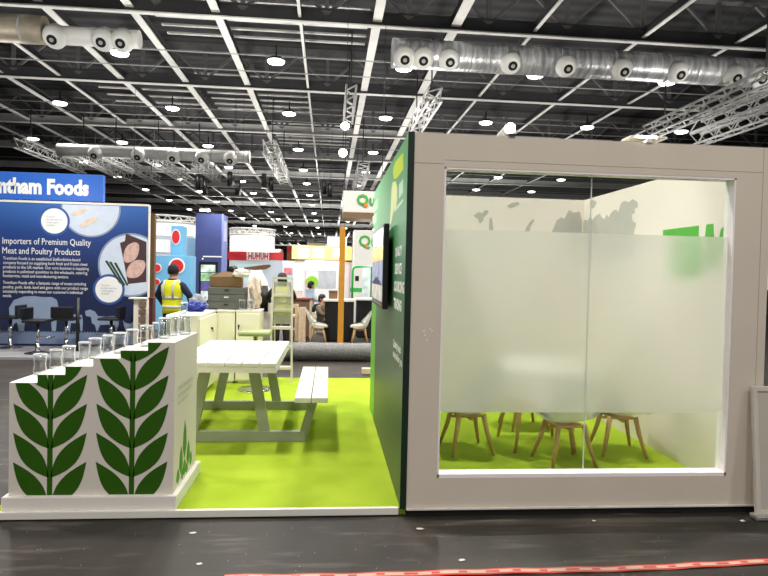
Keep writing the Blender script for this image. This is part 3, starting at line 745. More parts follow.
for k, (x, y, r_, lab) in enumerate(((462, 560, .012, 'white paper scrap on the floor near the tape, left of the glass joint'), (193, 533, .012, 'white scrap on the dark floor before the stepped counter'), (420, 529, .014, 'pale scrap on the floor under the corner of the green wall'), (743, 521, .012, 'small scrap of paper by the leaning panel base'), (199, 564, .01, 'small white fleck low on the floor, before the stepped counter'), (594, 521, .008, 'tiny scrap on the floor before the white frame, right of the glass joint'))):
    p = atZ(x, y, .003); m = MB((p.x, p.y, .001)); pts = [(p.x+r_*(1+.6*random.random())*math.cos(a)*1.4, p.y+r_*(1+.6*random.random())*math.sin(a), .003+.004*random.random()) for a in [2*PI*q/6 for q in range(6)]]
    m.face(pts); tag(m.build('paper_scrap', SCR), lab, 'scrap')

# ================================================================== BEHIND THE STAND
# rolled carpet
o = Vector((.2, 7.0, .0)); t = thing('carpet_roll', 'long grey wrapped carpet roll lying on the hall floor', 'carpet roll', o)
ROLLM = mat('roll_wrap', (112, 112, 110), .45, .15, var=.25, scale=30, bump=.5)
b = MB(); b.tube([(-1.5+.15*i, .01*math.sin(i*1.7), .165+.004*math.sin(i*2.1)) for i in range(22)], .16, 22); b.build('wrapping', ROLLM, t)
b = MB(); b.tube([(-1.506, 0, .165), (-1.501, 0, .165)], .07, 16); b.build('core', CARDB, t)
m = MB((.13, 5.6, 0)); m.box(.05, .25, 5.55, 5.68, .002, .09, .005); tag(m.build('timber_offcut', WOODP), 'pale timber offcut on the floor behind the green wall end', 'timber')
# yellow post
p = atZ(340, 346, 0); tpz = atY(341, 227, 9.0).z; o = Vector((p.x, 9.0, 0))
t = thing('timber_post', 'tall yellow timber post standing upright behind the carpet roll', 'post', o)
MB().box(-.06, .06, -.06, .06, .02, tpz, .008).build('shaft', YPOST, t)
MB().box(-.2, .2, -.2, .2, 0, .02).build('foot_plate', YPOST, t)
# black counters
def black_counter(x0, x1, Y, zt, label):
    o = Vector(((x0+x1)/2, Y+.3, 0)); t = thing('bar_counter', label, 'counter', o)
    b = MB(o); b.box(x0, x1, Y, Y+.6, .03, zt-.05, .004); b.build('body', BLACKM, t)
    b = MB(o); b.box(x0-.03, x1+.03, Y-.03, Y+.63, zt-.05, zt, .006); b.build('counter_top', WHITE, t)
    b = MB(o); b.box(x0+.03, x1-.03, Y+.03, Y+.57, 0, .03); b.build('plinth', BLACKM, t)
Yb = 10.0
a, c = atY(325, 303, Yb), atY(354, 303, Yb); black_counter(a.x, c.x, Yb, .97, 'black counter with white top behind the yellow post')
a, c = atY(357, 303, 10.9), atY(384, 303, 10.9); black_counter(a.x, c.x, 10.9, .97, 'black counter half hidden behind the green wall end')
# white shell chairs by the counter
p = atZ(318, 343, 0); dup(ch, (p.x, p.y, 0), 'white shell chair at the left side of the black counter', PI*.5, 'white shell chairs at the black counter')
p = atZ(360, 343, 0); dup(ch, (p.x-.02, p.y-.1, 0), 'white shell chair between the two black counters', PI*1.5, 'white shell chairs at the black counter')
# raw timber trestles
def trestle(px0, px1, pyt, pyb, label):
    p0 = atZ(px0, pyb, 0); Y = p0.y; p1 = atY(px1, pyt, Y); o = Vector(((p0.x+p1.x)/2, Y, 0)); hw = (p1.x-p0.x)/2; h = p1.z
    t = thing('timber_stool', label, 'stool', o)
    for sx in (-1, 1):
        for sy in (0, .35): MB().bar((sx*hw*.85, sy, 0), (sx*hw*.8, sy, h), .07).build('leg', WOODP, t)
    MB().box(-hw, hw, -.04, .4, h*.66, h*.72, .006).build('seat', WOODP, t)
    MB().box(-hw*.85, hw*.85, -.02, .02, h*.3, h*.37).build('rail', WOODP, t)
    MB().box(-hw*.85, hw*.85, .34, .38, h*.9, h).build('back_rail', WOODP, t)
trestle(288, 297.5, 305, 341, 'raw pale timber high stool right of the ladder'); trestle(299.5, 304.5, 308, 344, 'raw pale timber high stool left of the white shell chair')
# drawer chest and the heap on the cabinets
o = Vector((-1.76, 4.64, 1.049)); a, c = atY(207.5, 300, 4.5), atY(245, 300, 4.5); o.x = (a.x+c.x)/2; hw = (c.x-a.x)/2
t = thing('drawer_chest', 'grey plastic chest of drawers standing on the cream cabinets', 'drawers', o)
CH = .3
MB().box(-hw, hw, -.13, .15, 0, CH, .006).build('carcass', CHEST, t)
for k in range(3):
    d = MB().box(-hw+.01, hw-.01, -.142, -.1305, .008+.098*k, .1+.098*k, .004).build('drawer', mat('drawer_grey', (94, 96, 88), .5), t)
    MB().box(-.03, .03, -.152, -.1425, .06+.098*k, .075+.098*k, .002).build('handle', BLACK if k != 1 else LETW, d)
z = 1.05+CH
t = thing('cardboard_box', 'bulging brown cardboard box on top of the grey drawers', 'box', (o.x, 4.64, z))
b = MB(); b.box(-hw+.02, hw-.06, -.12, .12, 0, .14, .012); b.build('carton', CARDB, t)
for pts in ([(-hw+.02, -.12, .14), (hw-.06, -.12, .14), (.12, -.06, .2), (-.06, -.05, .215)], [(-hw+.02, .12, .14), (hw-.06, .12, .14), (.1, .06, .2), (-.1, .06, .2)], [(-hw+.02, -.12, .14), (-hw+.02, .12, .14), (-hw+.1, .06, .21), (-hw+.1, -.06, .19)]):
    b = MB(); b.face(pts); b.build('flap', CARDB, t)
def sack(c, r, sc, m_, name, label, cat, amp=.16, fr=1.):
    t_ = bmesh.new(); bmesh.ops.create_icosphere(t_, subdivisions=4, radius=1)
    for q in t_.verts:
        v = q.co.normalized(); n = 0; k = fr
        for w_ in (1, .6, .4, .25):
            n += w_*math.sin(v.x*5.3*k+c[0]*9+k)*math.sin(v.y*4.7*k+1.3*k)*math.sin(v.z*6.1*k+2.+c[1]); k *= 1.9
        q.co = v*r*(1+amp*1.8*n); q.co = Vector((q.co.x*sc[0], q.co.y*sc[1], q.co.z*sc[2]+r*sc[2]*.85)); q.co.z = max(q.co.z, 0)
        q.co += Vector(c)
    for f in t_.faces: f.smooth = True
    b = MB(c); b.merge(t_)
    return tag(b.build(name, m_), label, cat)
a = atY(240, 276, 4.55); sack((a.x+.02, 4.52, z+.141), .07, (1.5, .8, .9), WHITEBAG, 'white_sack', 'crumpled white sack lying over the cardboard box on the drawers', 'sack')
a = atY(235, 268, 4.75); sack((a.x-.02, 4.74, z+.201), .06, (1.1, .9, .9), BLACK, 'black_bag', 'small black bag crowning the heap on the cardboard box', 'bag', .06)
a = atY(252, 290, 4.66); sack((a.x+.05, 4.66, 1.049), .115, (.6, .8, 2.1), mat('cream_sack', (214, 196, 178), .7, var=.2, scale=10, bump=.5), 'cream_sack', 'tall cream crumpled sack at the right of the grey drawers', 'sack', .2)
a0, a1 = atY(244, 267.5, 4.7), atY(271, 265.5, 4.7); L = a1.x-a0.x
b = MB((a0.x, 4.7, a0.z)); b.prism([(a0.x, a0.z-.02), (a0.x+L*.4, a0.z-.035), (a0.x+L*.8, a0.z-.02), (a0.x+L*.97, a0.z+.015), (a0.x+L, a0.z+.035), (a0.x+L*.93, a0.z+.05), (a0.x+L*.6, a0.z+.035), (a0.x+L*.2, a0.z+.01), (a0.x, a0.z)], facing_front(4.69), .02)
tag(b.build('wooden_paddle', OAKD), 'brown wooden paddle sticking out to the right from the heap', 'paddle')
a = atY(196, 305, 4.0); sack((a.x, 4.02, 1.049), .085, (1.5, 1.1, .75), BLUEBAG, 'blue_bag', 'shiny blue plastic bag lying on the cream cabinet', 'bag', .2)
a = atY(199, 296, 4.3); sack((a.x, 4.27, 1.049), .1, (1.1, .7, 1.1), GREYBAG, 'grey_bundle', 'pale grey cloth bundle behind the blue bag', 'bundle', .12)
dup(g0, (atY(184, 310, 3.6).x, 3.6, 1.047), 'clear glass tumbler on the cream cabinet by the blue bag', group='clear tumblers on the cream cabinets')
dup(g0, (atY(243, 308, 4.55).x, 4.47, 1.047), 'clear glass tumbler in front of the grey drawers, left one', group='clear tumblers on the cream cabinets')
dup(g0, (atY(248, 308, 4.55).x+.04, 4.47, 1.047), 'clear glass tumbler in front of the grey drawers, right one', group='clear tumblers on the cream cabinets')
# ================================================================== NEIGHBOUR STANDS
# blue stand at the left ------------------------------------------------
YB = 8.24; XR = atY(148, 250, YB).x; ZT = 2.78
m = MB(); m.box(-9.5, XR+.45, 6.7, 9.6, .004, .05); struct('neighbour_floor', m, mat('lilac_carpet', (142, 141, 144), .9, var=.05, scale=60))
t = thing('exhibition_wall', 'large blue printed exhibition wall with white text and round food pictures', 'exhibition wall', (-6.5, YB, .05))
o = t.location
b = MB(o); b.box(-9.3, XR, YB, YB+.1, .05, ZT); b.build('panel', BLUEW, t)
b = MB(o); b.box(XR, XR+.025, YB-.006, YB+.06, .05, ZT+.02); b.box(-9.3, XR, YB-.012, YB+.112, ZT, ZT+.04); b.build('edge_profile', WHITE, t)
f0 = facing_front(YB-.003)
def B(x, y): p = atY(x, y, YB); return (p.x, p.z)
SKYP = mat('print_pale_blue', (136, 152, 178), .6, var=.04); DISC = mat('print_disc', (206, 218, 236), .6, var=.05); TEXTG = mat('print_text_grey', (150, 160, 184), .6)
sc_ = 607/12.2
def circ(x, y, rpx): c = B(x, y); return c[0], c[1], rpx/sc_
for x, y, rp, m1, m2 in ((91, 208.5, 26, DISC, SKYP), (131, 265, 29, DISC, SKYP), (54.5, 221, 12, LETW, mat('ring_blue', (52, 88, 160), .6)), (109, 289.5, 12.5, LETW, mat('ring_blue', (52, 88, 160), .6))):
    cx, cy, r0 = circ(x, y, rp)
    for k, (rr, mm) in enumerate(((r0*(1.06 if rp > 20 else 1.18), m2), (r0, m1))):
        pl = clip(disc(cx, cy, rr, 48), -9.2, XR-.004, .05, ZT-.01)
        b = MB(o); b.prism(pl, facing_front(YB-.002-.002*k - (.004 if rp < 20 else 0)), .001); b.build('picture_disc', mm, t)
MEAT = mat('print_meat', (212, 176, 166), .6, var=.2, scale=14); BOARD = mat('print_board', (70, 48, 52), .6); ASPAR = mat('print_asparagus', (40, 70, 44), .6)
f2 = facing_front(YB-.006); f3 = facing_front(YB-.008)
def blob(x, y, a, b_, rot, n=26):
    out = []
    for k in range(n):
        th = 2*PI*k/n; u, v = a*math.cos(th)*(1+.12*math.sin(2*th)), b_*math.sin(th); out.append(B(x+u*math.cos(rot)-v*math.sin(rot), y+u*math.sin(rot)+v*math.cos(rot)))
    return out
b = MB(o); b.prism([B(*q) for q in ((126, 233.5), (146.5, 242), (146.5, 282), (128, 284), (124, 262), (120, 243), (125, 241))], f2, .001); b.build('picture_board', BOARD, t)
b = MB(o); b.prism(blob(131.5, 252.5, 11, 7, -1.2), f3, .001); b.prism(blob(136, 269, 11, 7.6, -.9), f3, .001); b.build('picture_meat', MEAT, t)
b = MB(o)
for q in ((105, 261, 120, 283), (109, 262, 124, 285), (114, 263, 127, 285)):
    x0, y0, x1, y1 = q; b.prism([B(x0, y0), B(x0+2.4, y0-.5), B(x1+1.6, y1), B(x1, y1+1)], f3, .001)
b.build('picture_asparagus', ASPAR, t)
b = MB(o); b.prism(blob(80, 212, 9, 2.6, -.35), f3, .001); b.prism(blob(89, 222, 10, 3, -.5), f3, .001); b.build('picture_fillet', mat('print_fillet', (222, 206, 186), .6, var=.12, scale=12), t)
def wr(name, s, x0, y0, x1, y1, m_, **kw):
    a, c = B(x0, y1), B(x1, y0); write(name, s, facing_front(YB-.004), a[0], a[1], m_, t, o=o, width=c[0]-a[0], height=c[1]-a[1], **kw)
wr('heading', 'Importers of Premium Quality\nMeat and Poultry Products', 2.5, 239.5, 91, 255.5, LETW, bold=.0, line=1.05)
wr('paragraph', 'Trentham Foods is an established Staffordshire-based\ncompany focused on supplying both fresh and frozen meat\nproducts to the UK market. Our core business is supplying\nproducts in palletised quantities to the wholesale, catering,\nfoodservice, retail and manufacturing sectors.', 3, 258.5, 89, 278, LETW)
wr('paragraph', 'Trentham Foods offer a fantastic range of meats including\npoultry, pork, lamb, beef and game with our product range\nconstantly expanding to meet our customer\'s individual\nneeds.', 3, 282.5, 88, 297, LETW)
for cx, cy in ((54.5, 221), (109, 289.5)):
    a, c = B(cx-8, cy+5), B(cx+8, cy-5); write('small_print', 'We source\nthe finest meat from\ntrusted suppliers\nworldwide', facing_front(YB-.0085), a[0], a[1], TEXTG, t, o=o, width=c[0]-a[0], height=c[1]-a[1])
# animal silhouettes and grass strip
def sil(name, pts, d=.001):
    b = MB(o); b.prism([B(*p) for p in pts], facing_front(YB-.004), d); b.build(name, SKYP, t)
b = MB(o); gp = [B(-60, 343), B(146, 344.5), B(146.5, 332)]
k = 146.
while k > -60: gp += [B(k-1.5, 330.2+(k*.013)), B(k-3, 332+(k*.013))]; k -= 3
b.prism(gp, facing_front(YB-.0025), .001); b.build('grass_print', mat('print_grass', (116, 132, 164), .6, var=.06), t)
sil('cow_print', ((8, 331), (10, 320), (9, 308), (14, 300), (24, 296.5), (34, 296), (42, 297), (52, 297), (57, 300), (58.5, 307), (57, 318), (56, 331), (52, 331), (51, 320), (46, 322), (36, 322), (28, 320), (25, 323), (24, 331), (19, 331), (17, 322), (14, 324), (12, 331)))
sil('sheep_print', ((85, 311), (90, 309.5), (95, 311.5), (98, 316), (106, 316.5), (114, 316), (118, 318), (119, 323), (117, 331), (115.5, 331), (115, 325), (108, 324.5), (100, 325), (98, 331), (96.5, 331), (95, 325), (92, 323), (91, 317), (86, 316)))
sil('calf_print', ((66, 331), (67, 321), (64, 316), (70, 314), (82, 315), (83, 321), (82.5, 331), (80.5, 331), (80, 323), (71, 323), (70, 331)))
sil('hen_print', ((123, 320), (126, 323), (130, 324), (134, 321), (135, 326), (131, 331), (126, 331), (124, 326)))
# header sign
Y2 = YB-.02; xr = atY(103, 188, Y2).x; z0, z1 = atY(103, 201, Y2).z-.02, atY(103, 174, Y2).z-.02
t2 = thing('stand_sign', 'blue header sign lettered in white above the blue printed wall', 'sign', (-5.8, Y2, z0))
b = MB(t2.location); b.box(-8.6, xr, Y2, Y2+.12, z0, z1, .005); b.build('board', mat('sign_blue', (40, 104, 204), .5, var=.06, scale=.7), t2)
b = MB(t2.location)
for x in (-8, -6.4, xr-.3): b.box(x, x+.05, Y2+.03, Y2+.08, ZT+.04, z0)
b.build('bracket', STEELG, t2)
w0, w1 = atY(0, 195, Y2).x, atY(89, 188, Y2).x
# the sign reads Trentham Foods; its first letters run out of the frame
full = text_bm('Trentham Foods', width=1, bold=.045); part_ = text_bm('ntham Foods', width=1, bold=.045); 
full.free(); part_.free()
def textw(s):
    t_ = text_bm(s, height=1, bold=.045); x = max(q.co.x for q in t_.verts); t_.free(); return x
ratio = textw('Trentham Foods')/textw('ntham Foods')
W = (w1-w0+.03)*ratio
write('lettering', 'Trentham Foods', facing_front(Y2-.001), w1-W, z0+.1, LETW, t2, o=t2.location, width=W, height=.31, bold=.05)
# four black bar stools
def make_bar(label):
    t = thing('bar_stool', label, 'stool', group='black bar stools in front of the blue wall')
    b = MB(); b.box(-.2, .2, -.19, .19, .545, .595, .02); b.build('seat', BLACK, t)
    b = MB(); b.box(-.2, .2, .16, .2, .595, .80, .015); b.build('backrest', BLACK, t)
    b = MB(); b.lathe([(.028, .06), (.028, .54)]); b.build('gas_column', CHROME, t)
    b = MB(); b.lathe([(.21, 0), (.21, .008), (.18, .02), (.05, .045), (.035, .08), (.035, .2)], n=28); b.build('base', CHROME, t)
    b = MB(); b.tube([(0, 0, .3), (.0, -.2, .28), (.12, -.23, .28), (-.12, -.23, .28), (0, -.2, .28)], .011, 8); b.build('footrest', CHROME, t)
    return t
bs0 = make_bar('black bar stool standing nearest, on the edge of the pale carpet'); bs0.location = (-5.55, 7.2, .05); bs0.rotation_euler.z = -PI*.5+.3; bs0.rotation_euler.z = PI*.5
dup(bs0, (-5.3, 7.75, .05), 'black bar stool seen from behind, second to the right of the pale cow print', PI)
dup(bs0, (-6.35, 7.9, .05), 'black bar stool at the left edge, in front of the cow print', -PI*.5)
dup(bs0, (-4.55, 7.9, .05), 'black bar stool in front of the sheep print', -PI*.5)
b = MB((-5.02, 7.3, .05)); b.tube([(-5.02, 7.55, .05), (-5.02, 7.55, 1.02)], .03, 10); tag(b.build('table_column', BLACK), 'thin black upright column beside the middle bar stool', 'column')
# literature rack at the wall end
p = atY(140, 300, 7.9); t = thing('literature_rack', 'cream literature rack with a shelf top beside the blue wall end', 'rack', (p.x, 7.9, .05))
zt = atY(141, 299, 7.9).z-.05
MB().box(-.11, .13, -.02, .02, 0, zt, .004).build('back_panel', CREAM, t)
MB().box(-.18, .15, -.1, .1, zt, zt+.03, .004).build('top_shelf', CREAM, t)
for k in range(6): MB().box(.0, .12, -.09, -.022, .1+k*.14, .2+k*.14, .003).build('leaflet_pocket', mat('pocket_brown', (120, 96, 84), .6, var=.2), t)
MB().box(-.14, .14, -.14, .14, 0, .02).build('foot', CREAM, t)
p = atY(152, 260, 8.5); m = MB((p.x, 8.5, 0)); m.box(p.x-.05, p.x+.06, 8.45, 8.56, 0, atY(152, 214, 8.5).z, .004); tag(m.build('timber_post', CARDB), 'brown upright post at the right edge of the blue wall', 'post')
m = MB(); p = atY(152, 308, 7.6); m.o = Vector((p.x, 7.6, 0)); m.box(p.x-.03, p.x+.04, 7.5, 7.7, 0, atY(152, 299, 7.6).z, .01); m.box(p.x-.035, p.x+.045, 7.49, 7.71, atY(152, 299, 7.6).z, atY(152, 299, 7.6).z+.03, .005); tag(m.build('red_bin', mat('dark_red', (84, 22, 28), .5)), 'dark red bin between the blue wall and the vest wearer', 'bin')

def panel_thing(name, label, cat, x0, y0, x1, y1, Y, m_, depth=.1, ground=True, group=None):
    """free-standing panel: x and height read at depth Y, standing on the floor"""
    a, c = atY(x0, y1, Y), atY(x1, y0, Y); zb = 0 if ground else a.z
    t = thing(name, label, cat, ((a.x+c.x)/2, Y, zb), group=group); b = MB(t.location); b.box(a.x, c.x, Y, Y+depth, zb, c.z, .01); b.build('panel', m_, t)
    return t, a.x, c.x, c.z
def stripe(t, x0, y0, x1, y1, Y, m_, name='graphic', d=.02):
    a, c = atY(x0, y1, Y), atY(x1, y0, Y); b = MB(t.location); b.box(a.x, c.x, Y-d, Y-.001, a.z, c.z); return b.build(name, m_, t)
# light blue stand with red roundels
t, *_ = panel_thing('partition_stand', 'low light blue partition with red roundels behind the vest wearer', 'display panel', 153, 256, 191, 345, 12, SKYB, .6)
for x, y, r0 in ((157, 268, 4), (177, 266, 7), (157, 282, 3)):
    p = atY(x, y, 12); b = MB(t.location); b.prism(disc(p.x, p.z, r0*15.9/607*1.12, 28), facing_front(11.985), .004); b.build('roundel_rim', LETW, t)
    b = MB(t.location); b.prism(disc(p.x, p.z, r0*15.9/607*.9, 28), facing_front(11.978), .004); b.build('roundel', REDP, t)
t, *_ = panel_thing('display_tower', 'tall light blue tower with a red roundel', 'display panel', 169.5, 226, 183, 345, 12.8, SKYB, .5)
p = atY(176, 237, 12.8); b = MB(t.location); b.prism(disc(p.x, p.z, .21, 28, .12), facing_front(12.785), .004); b.build('roundel_rim', LETW, t)
b = MB(t.location); b.prism(disc(p.x, p.z, .18, 28, .1), facing_front(12.778), .004); b.build('roundel', REDP, t)
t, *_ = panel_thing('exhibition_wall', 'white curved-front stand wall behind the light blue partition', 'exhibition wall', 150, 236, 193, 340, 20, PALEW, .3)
stripe(t, 154, 240, 170, 252, 20, GLOWW, 'lit_panel')
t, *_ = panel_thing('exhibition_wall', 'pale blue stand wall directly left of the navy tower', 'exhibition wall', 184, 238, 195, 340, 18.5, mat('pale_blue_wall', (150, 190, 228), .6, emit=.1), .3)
# navy tower
YT = 17; t, x0, x1, zt = panel_thing('display_tower', 'tall navy tower with a lit lamp above and an open fridge niche', 'tower', 194, 214, 222, 330, YT, NAVY, 1.)
b = MB(t.location); c = atY(229, 214, YT+.9); b.box(x1, x1+.03, YT+.01, YT+1.0, 0, zt); b.build('side_panel', LILAC, t)
b = MB(t.location); b.box(x1+.031, x1+.034, YT+.2, YT+.8, zt-.9, zt-.2); b.build('graphic', mat('pale_lilac', (190, 196, 236), .5), t)
fr_ = stripe(t, 198.5, 262, 218, 330, YT, BLACK, 'fridge')
for k, (y0, y1, cc) in enumerate(((265, 272, (200, 224, 206)), (273, 281, (150, 196, 150)), (282, 290, (90, 84, 150)), (291, 300, (210, 222, 226)))):
    b = MB(t.location); a, c = atY(201, y1, YT), atY(215.5, y0, YT); b.box(a.x, c.x, YT-.03, YT-.021, a.z, c.z); b.build('shelf', mat('fridge_shelf_%d' % k, cc, .5, var=.5, scale=5, emit=.35), fr_)
b = MB(t.location); 
for q in ((202, 259.5, 203.5, 258), (203, 257, 222, 256.2)): a, c = atY(q[0], q[1], YT), atY(q[2], q[3], YT); b.box(a.x, c.x, YT-.01, YT, a.z, c.z)
b.build('outline_graphic', LETW, t)
p = atY(205, 214, YT-.5); tl = thing('arm_spotlight', 'bright arm spotlight shining down the navy tower front', 'spotlight', (p.x, YT-.3, zt+.02))
MB().bar((0, .35, .02), (0, -.2, .1), .03).build('arm', STEELD, tl); MB().box(-.16, .16, -.3, -.12, .03, .1, .02).build('lamp_head', STEELG, tl); MB().box(-.15, .15, -.29, -.13, .01, .029).build('lens', FLOODE, tl)
# red stand with white ring fascia
YR = 21
def ring_truss(px0, px1, pyt, pyb, Y, label):
    a, c = atY(px0, pyb, Y), atY(px1, pyt, Y); R = (c.x-a.x)/2; cx = (c.x+a.x)/2; o = Vector((cx, Y+R, a.z)); t = thing('round_canopy', label, 'canopy', o)
    h = c.z-a.z; n = 40
    b = MB()
    for i in range(n):
        a0, a1 = 2*PI*i/n, 2*PI*(i+1)/n; P = lambda q, z: (R*math.cos(q), R*math.sin(q), z)
        b.face([P(a0, 0), P(a1, 0), P(a1, h*.72), P(a0, h*.72)])
    b.build('fascia', GLOWW, t)
    b = MB()
    for z in (h*.76, h): b.tube([(R*math.cos(2*PI*i/n), R*math.sin(2*PI*i/n), z) for i in range(n+1)], .045, 6, cap=False)
    for i in range(n): b.bar((R*math.cos(2*PI*i/n), R*math.sin(2*PI*i/n), h*.76 if i % 2 else h), (R*math.cos(2*PI*(i+1)/n), R*math.sin(2*PI*(i+1)/n), h if i % 2 else h*.76), .04)
    b.build('ring_frame', STEELL, t)
    for q in (.6, 2.2, 3.9, 5.4): MB().tube([(R*math.cos(q), R*math.sin(q), h), (R*math.cos(q), R*math.sin(q), 9-o.z)], .006, 6).build('hanger', STEELD, t)
ring_truss(226, 273, 229, 251, YR, 'round white hanging canopy with a ring frame above the red fascia')
ring_truss(120, 192, 216, 240, 21.4, 'large round white canopy with a ring frame left of the navy tower')
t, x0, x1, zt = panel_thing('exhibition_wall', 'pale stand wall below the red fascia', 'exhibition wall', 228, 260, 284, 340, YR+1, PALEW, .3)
stripe(t, 228, 251.5, 270, 260, YR+1, REDP, 'fascia'); stripe(t, 269.5, 252.5, 283.5, 260, YR+1, REDP, 'fascia')
a, c = atY(248, 259.5, YR+.9), atY(268, 252.5, YR+.9); stripe(t, 246.5, 251.3, 269.3, 260.2, YR+1, LETW, 'name_plate', .03)
write('lettering', 'HUHUH', facing_front(YR+.965), a.x, a.z, REDP, t, o=t.location, width=c.x-a.x, height=c.z-a.z, bold=.03)
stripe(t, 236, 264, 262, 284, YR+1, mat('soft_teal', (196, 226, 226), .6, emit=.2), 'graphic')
t, *_ = panel_thing('exhibition_wall', 'white stand panel with a pink notice right of the red fascia', 'exhibition wall', 281, 261, 295, 335, 20, PALEW, .2)
stripe(t, 284, 268, 292, 274, 20, mat('pink_print', (226, 130, 136), .6, var=.3, scale=10), 'notice')
# centre stand with warm lit header
YC = 17
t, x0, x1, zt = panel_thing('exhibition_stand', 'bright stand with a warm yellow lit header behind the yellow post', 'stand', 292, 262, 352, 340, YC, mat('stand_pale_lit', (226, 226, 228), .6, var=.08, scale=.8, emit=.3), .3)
stripe(t, 292, 247, 352, 259, YC, GLOWY, 'header', .15)
for xg in (298, 313, 333): stripe(t, xg, 248.5, xg+11, 257.5, YC-.15, mat('header_glow', (255, 250, 232), .5, emit=1.), 'glow_patch', .02); stripe(t, 305, 261, 340, 270, YC, GLOWW, 'sign_board', .05)  # added glow patches paint the header's white-hot middle, not lamps
a, c = atY(318, 265, YC-.06), atY(331, 262.4, YC-.06); write('lettering', 'BAKERY', facing_front(YC-.052), a.x, a.z, mat('lettering_pink', (222, 160, 170), .5), t, o=t.location, width=c.x-a.x, height=c.z-a.z)
stripe(t, 318, 271, 336, 288, YC, mat('shelf_grey', (196, 200, 208), .6, var=.15, scale=4, emit=.1), 'shelf')
p = atY(312, 282, YC); b = MB(t.location); b.prism(disc(p.x, p.z, 6*21/607, 28), facing_front(YC-.06), .05); b.build('roundel', mat('lime_disc', (150, 206, 50), .5, emit=.2), t)
for x in (305, 349): stripe(t, x, 262, x+.7, 300, YC, REDP, 'red_upright', .1)
t, *_ = panel_thing('lit_canopy', 'white glowing header block high behind the yellow post', 'canopy', 327, 237, 347, 247, 22, GLOWW, .6, ground=False)
for x in (-.3, .3): MB().tube([(x, .3, .37), (x, .3, 9-t.location.z)], .006, 6).build('hanger', STEELD, t)
# green tube frame and bright panel
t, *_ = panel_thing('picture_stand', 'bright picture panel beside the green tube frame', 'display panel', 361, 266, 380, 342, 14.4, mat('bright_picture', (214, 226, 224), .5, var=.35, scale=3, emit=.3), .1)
a, c = atY(352, 300, 14), atY(372, 267, 14); b = MB((a.x, 14, 0)); b.tube([(a.x, 14, 0), (a.x, 14, c.z-.12), (a.x+.04, 14, c.z-.03), (a.x+.12, 14, c.z), (c.x, 14, c.z), (c.x, 14, 0)], .035, 8)
tf = thing('tube_frame', 'green bent tube frame standing behind the black counter', 'frame', (a.x, 14, 0)); b.build('tube', GREENP, tf)
stripe(tf, 350, 288, 362, 292, 14, GREENP, 'rail'); stripe(tf, 355, 276, 359, 281, 14, BLACK, 'bracket_box')
# Qu tower signs
def qu(x0, y0, x1, y1, Y, label, hang):
    a, c = atY(x0, y1, Y), atY(x1, y0, Y); w = c.x-a.x
    t = thing('hanging_sign' if hang else 'stand_sign', label, 'sign', ((a.x+c.x)/2, Y, a.z if hang else 0)); b = MB(t.location)
    b.box(a.x, c.x, Y, Y+1., a.z if hang else 0, c.z, .01); b.build('board', mat('qu_board', (226, 224, 218), .6, var=.02), t)
    if hang:
        b = MB(t.location); b.box(a.x, c.x, Y-.01, Y+1.01, a.z-.16, a.z); b.build('underside', mat('qu_brown', (120, 96, 70), .7), t)
        for x in (a.x+.03, c.x-.1): MB(t.location).tube([(x, Y+.1, c.z), (x, Y+.1, 9)], .007, 6).build('hanger', STEELD, t)
    return t, a, c, w
t, a, c, w = qu(343, 192, 386, 212, 12, 'white hanging sign with green lettering, upper of the two by the green wall', True)
p0, p1 = atY(356.5, 207, 12), atY(374, 194.5, 12)
write('lettering', 'Qu', facing_front(11.985), p0.x, p0.z, LETG, t, o=t.location, width=(p1.x-p0.x)*1.1, height=p1.z-p0.z, bold=.03)
b = MB(t.location); q = atY(365, 204.5, 12); b.prism([(q.x-.05, q.z+.05), (q.x+.06, q.z+.03), (q.x+.05, q.z-.07), (q.x-.02, q.z-.05)], facing_front(11.978), .004); b.build('orange_tail', LETO, t)
t, a, c, w = qu(353.5, 231, 392, 261, 15.4, 'white sign tower with green lettering, lower of the two by the green wall', False)
p0, p1 = atY(358.5, 249, 15.4), atY(378, 235.5, 15.4)
write('lettering', 'Qu', facing_front(15.385), p0.x, p0.z, LETG, t, o=t.location, width=(p1.x-p0.x)*1., height=p1.z-p0.z, bold=.03)
b = MB(t.location); q = atY(366, 246, 15.4); b.prism([(q.x-.05, q.z+.05), (q.x+.06, q.z+.03), (q.x+.05, q.z-.07), (q.x-.02, q.z-.05)], facing_front(15.378), .004); b.build('orange_tail', LETO, t)
# rows of stands far down the hall
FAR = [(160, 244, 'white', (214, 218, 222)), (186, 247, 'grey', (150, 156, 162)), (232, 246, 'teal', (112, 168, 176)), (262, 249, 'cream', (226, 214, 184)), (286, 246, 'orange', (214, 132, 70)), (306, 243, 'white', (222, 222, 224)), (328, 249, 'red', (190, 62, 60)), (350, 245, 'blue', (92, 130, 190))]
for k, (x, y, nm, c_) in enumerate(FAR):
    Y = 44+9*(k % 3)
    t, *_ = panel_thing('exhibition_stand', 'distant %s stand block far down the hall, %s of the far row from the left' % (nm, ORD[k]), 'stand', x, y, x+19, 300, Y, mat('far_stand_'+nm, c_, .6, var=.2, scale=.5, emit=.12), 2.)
    stripe(t, x+1, y+1.5, x+18, y+6, Y, mat('far_header_%d' % (k % 3), ((240, 240, 240), (200, 60, 60), (240, 214, 130))[k % 3], .5, emit=.3), 'header', .1)
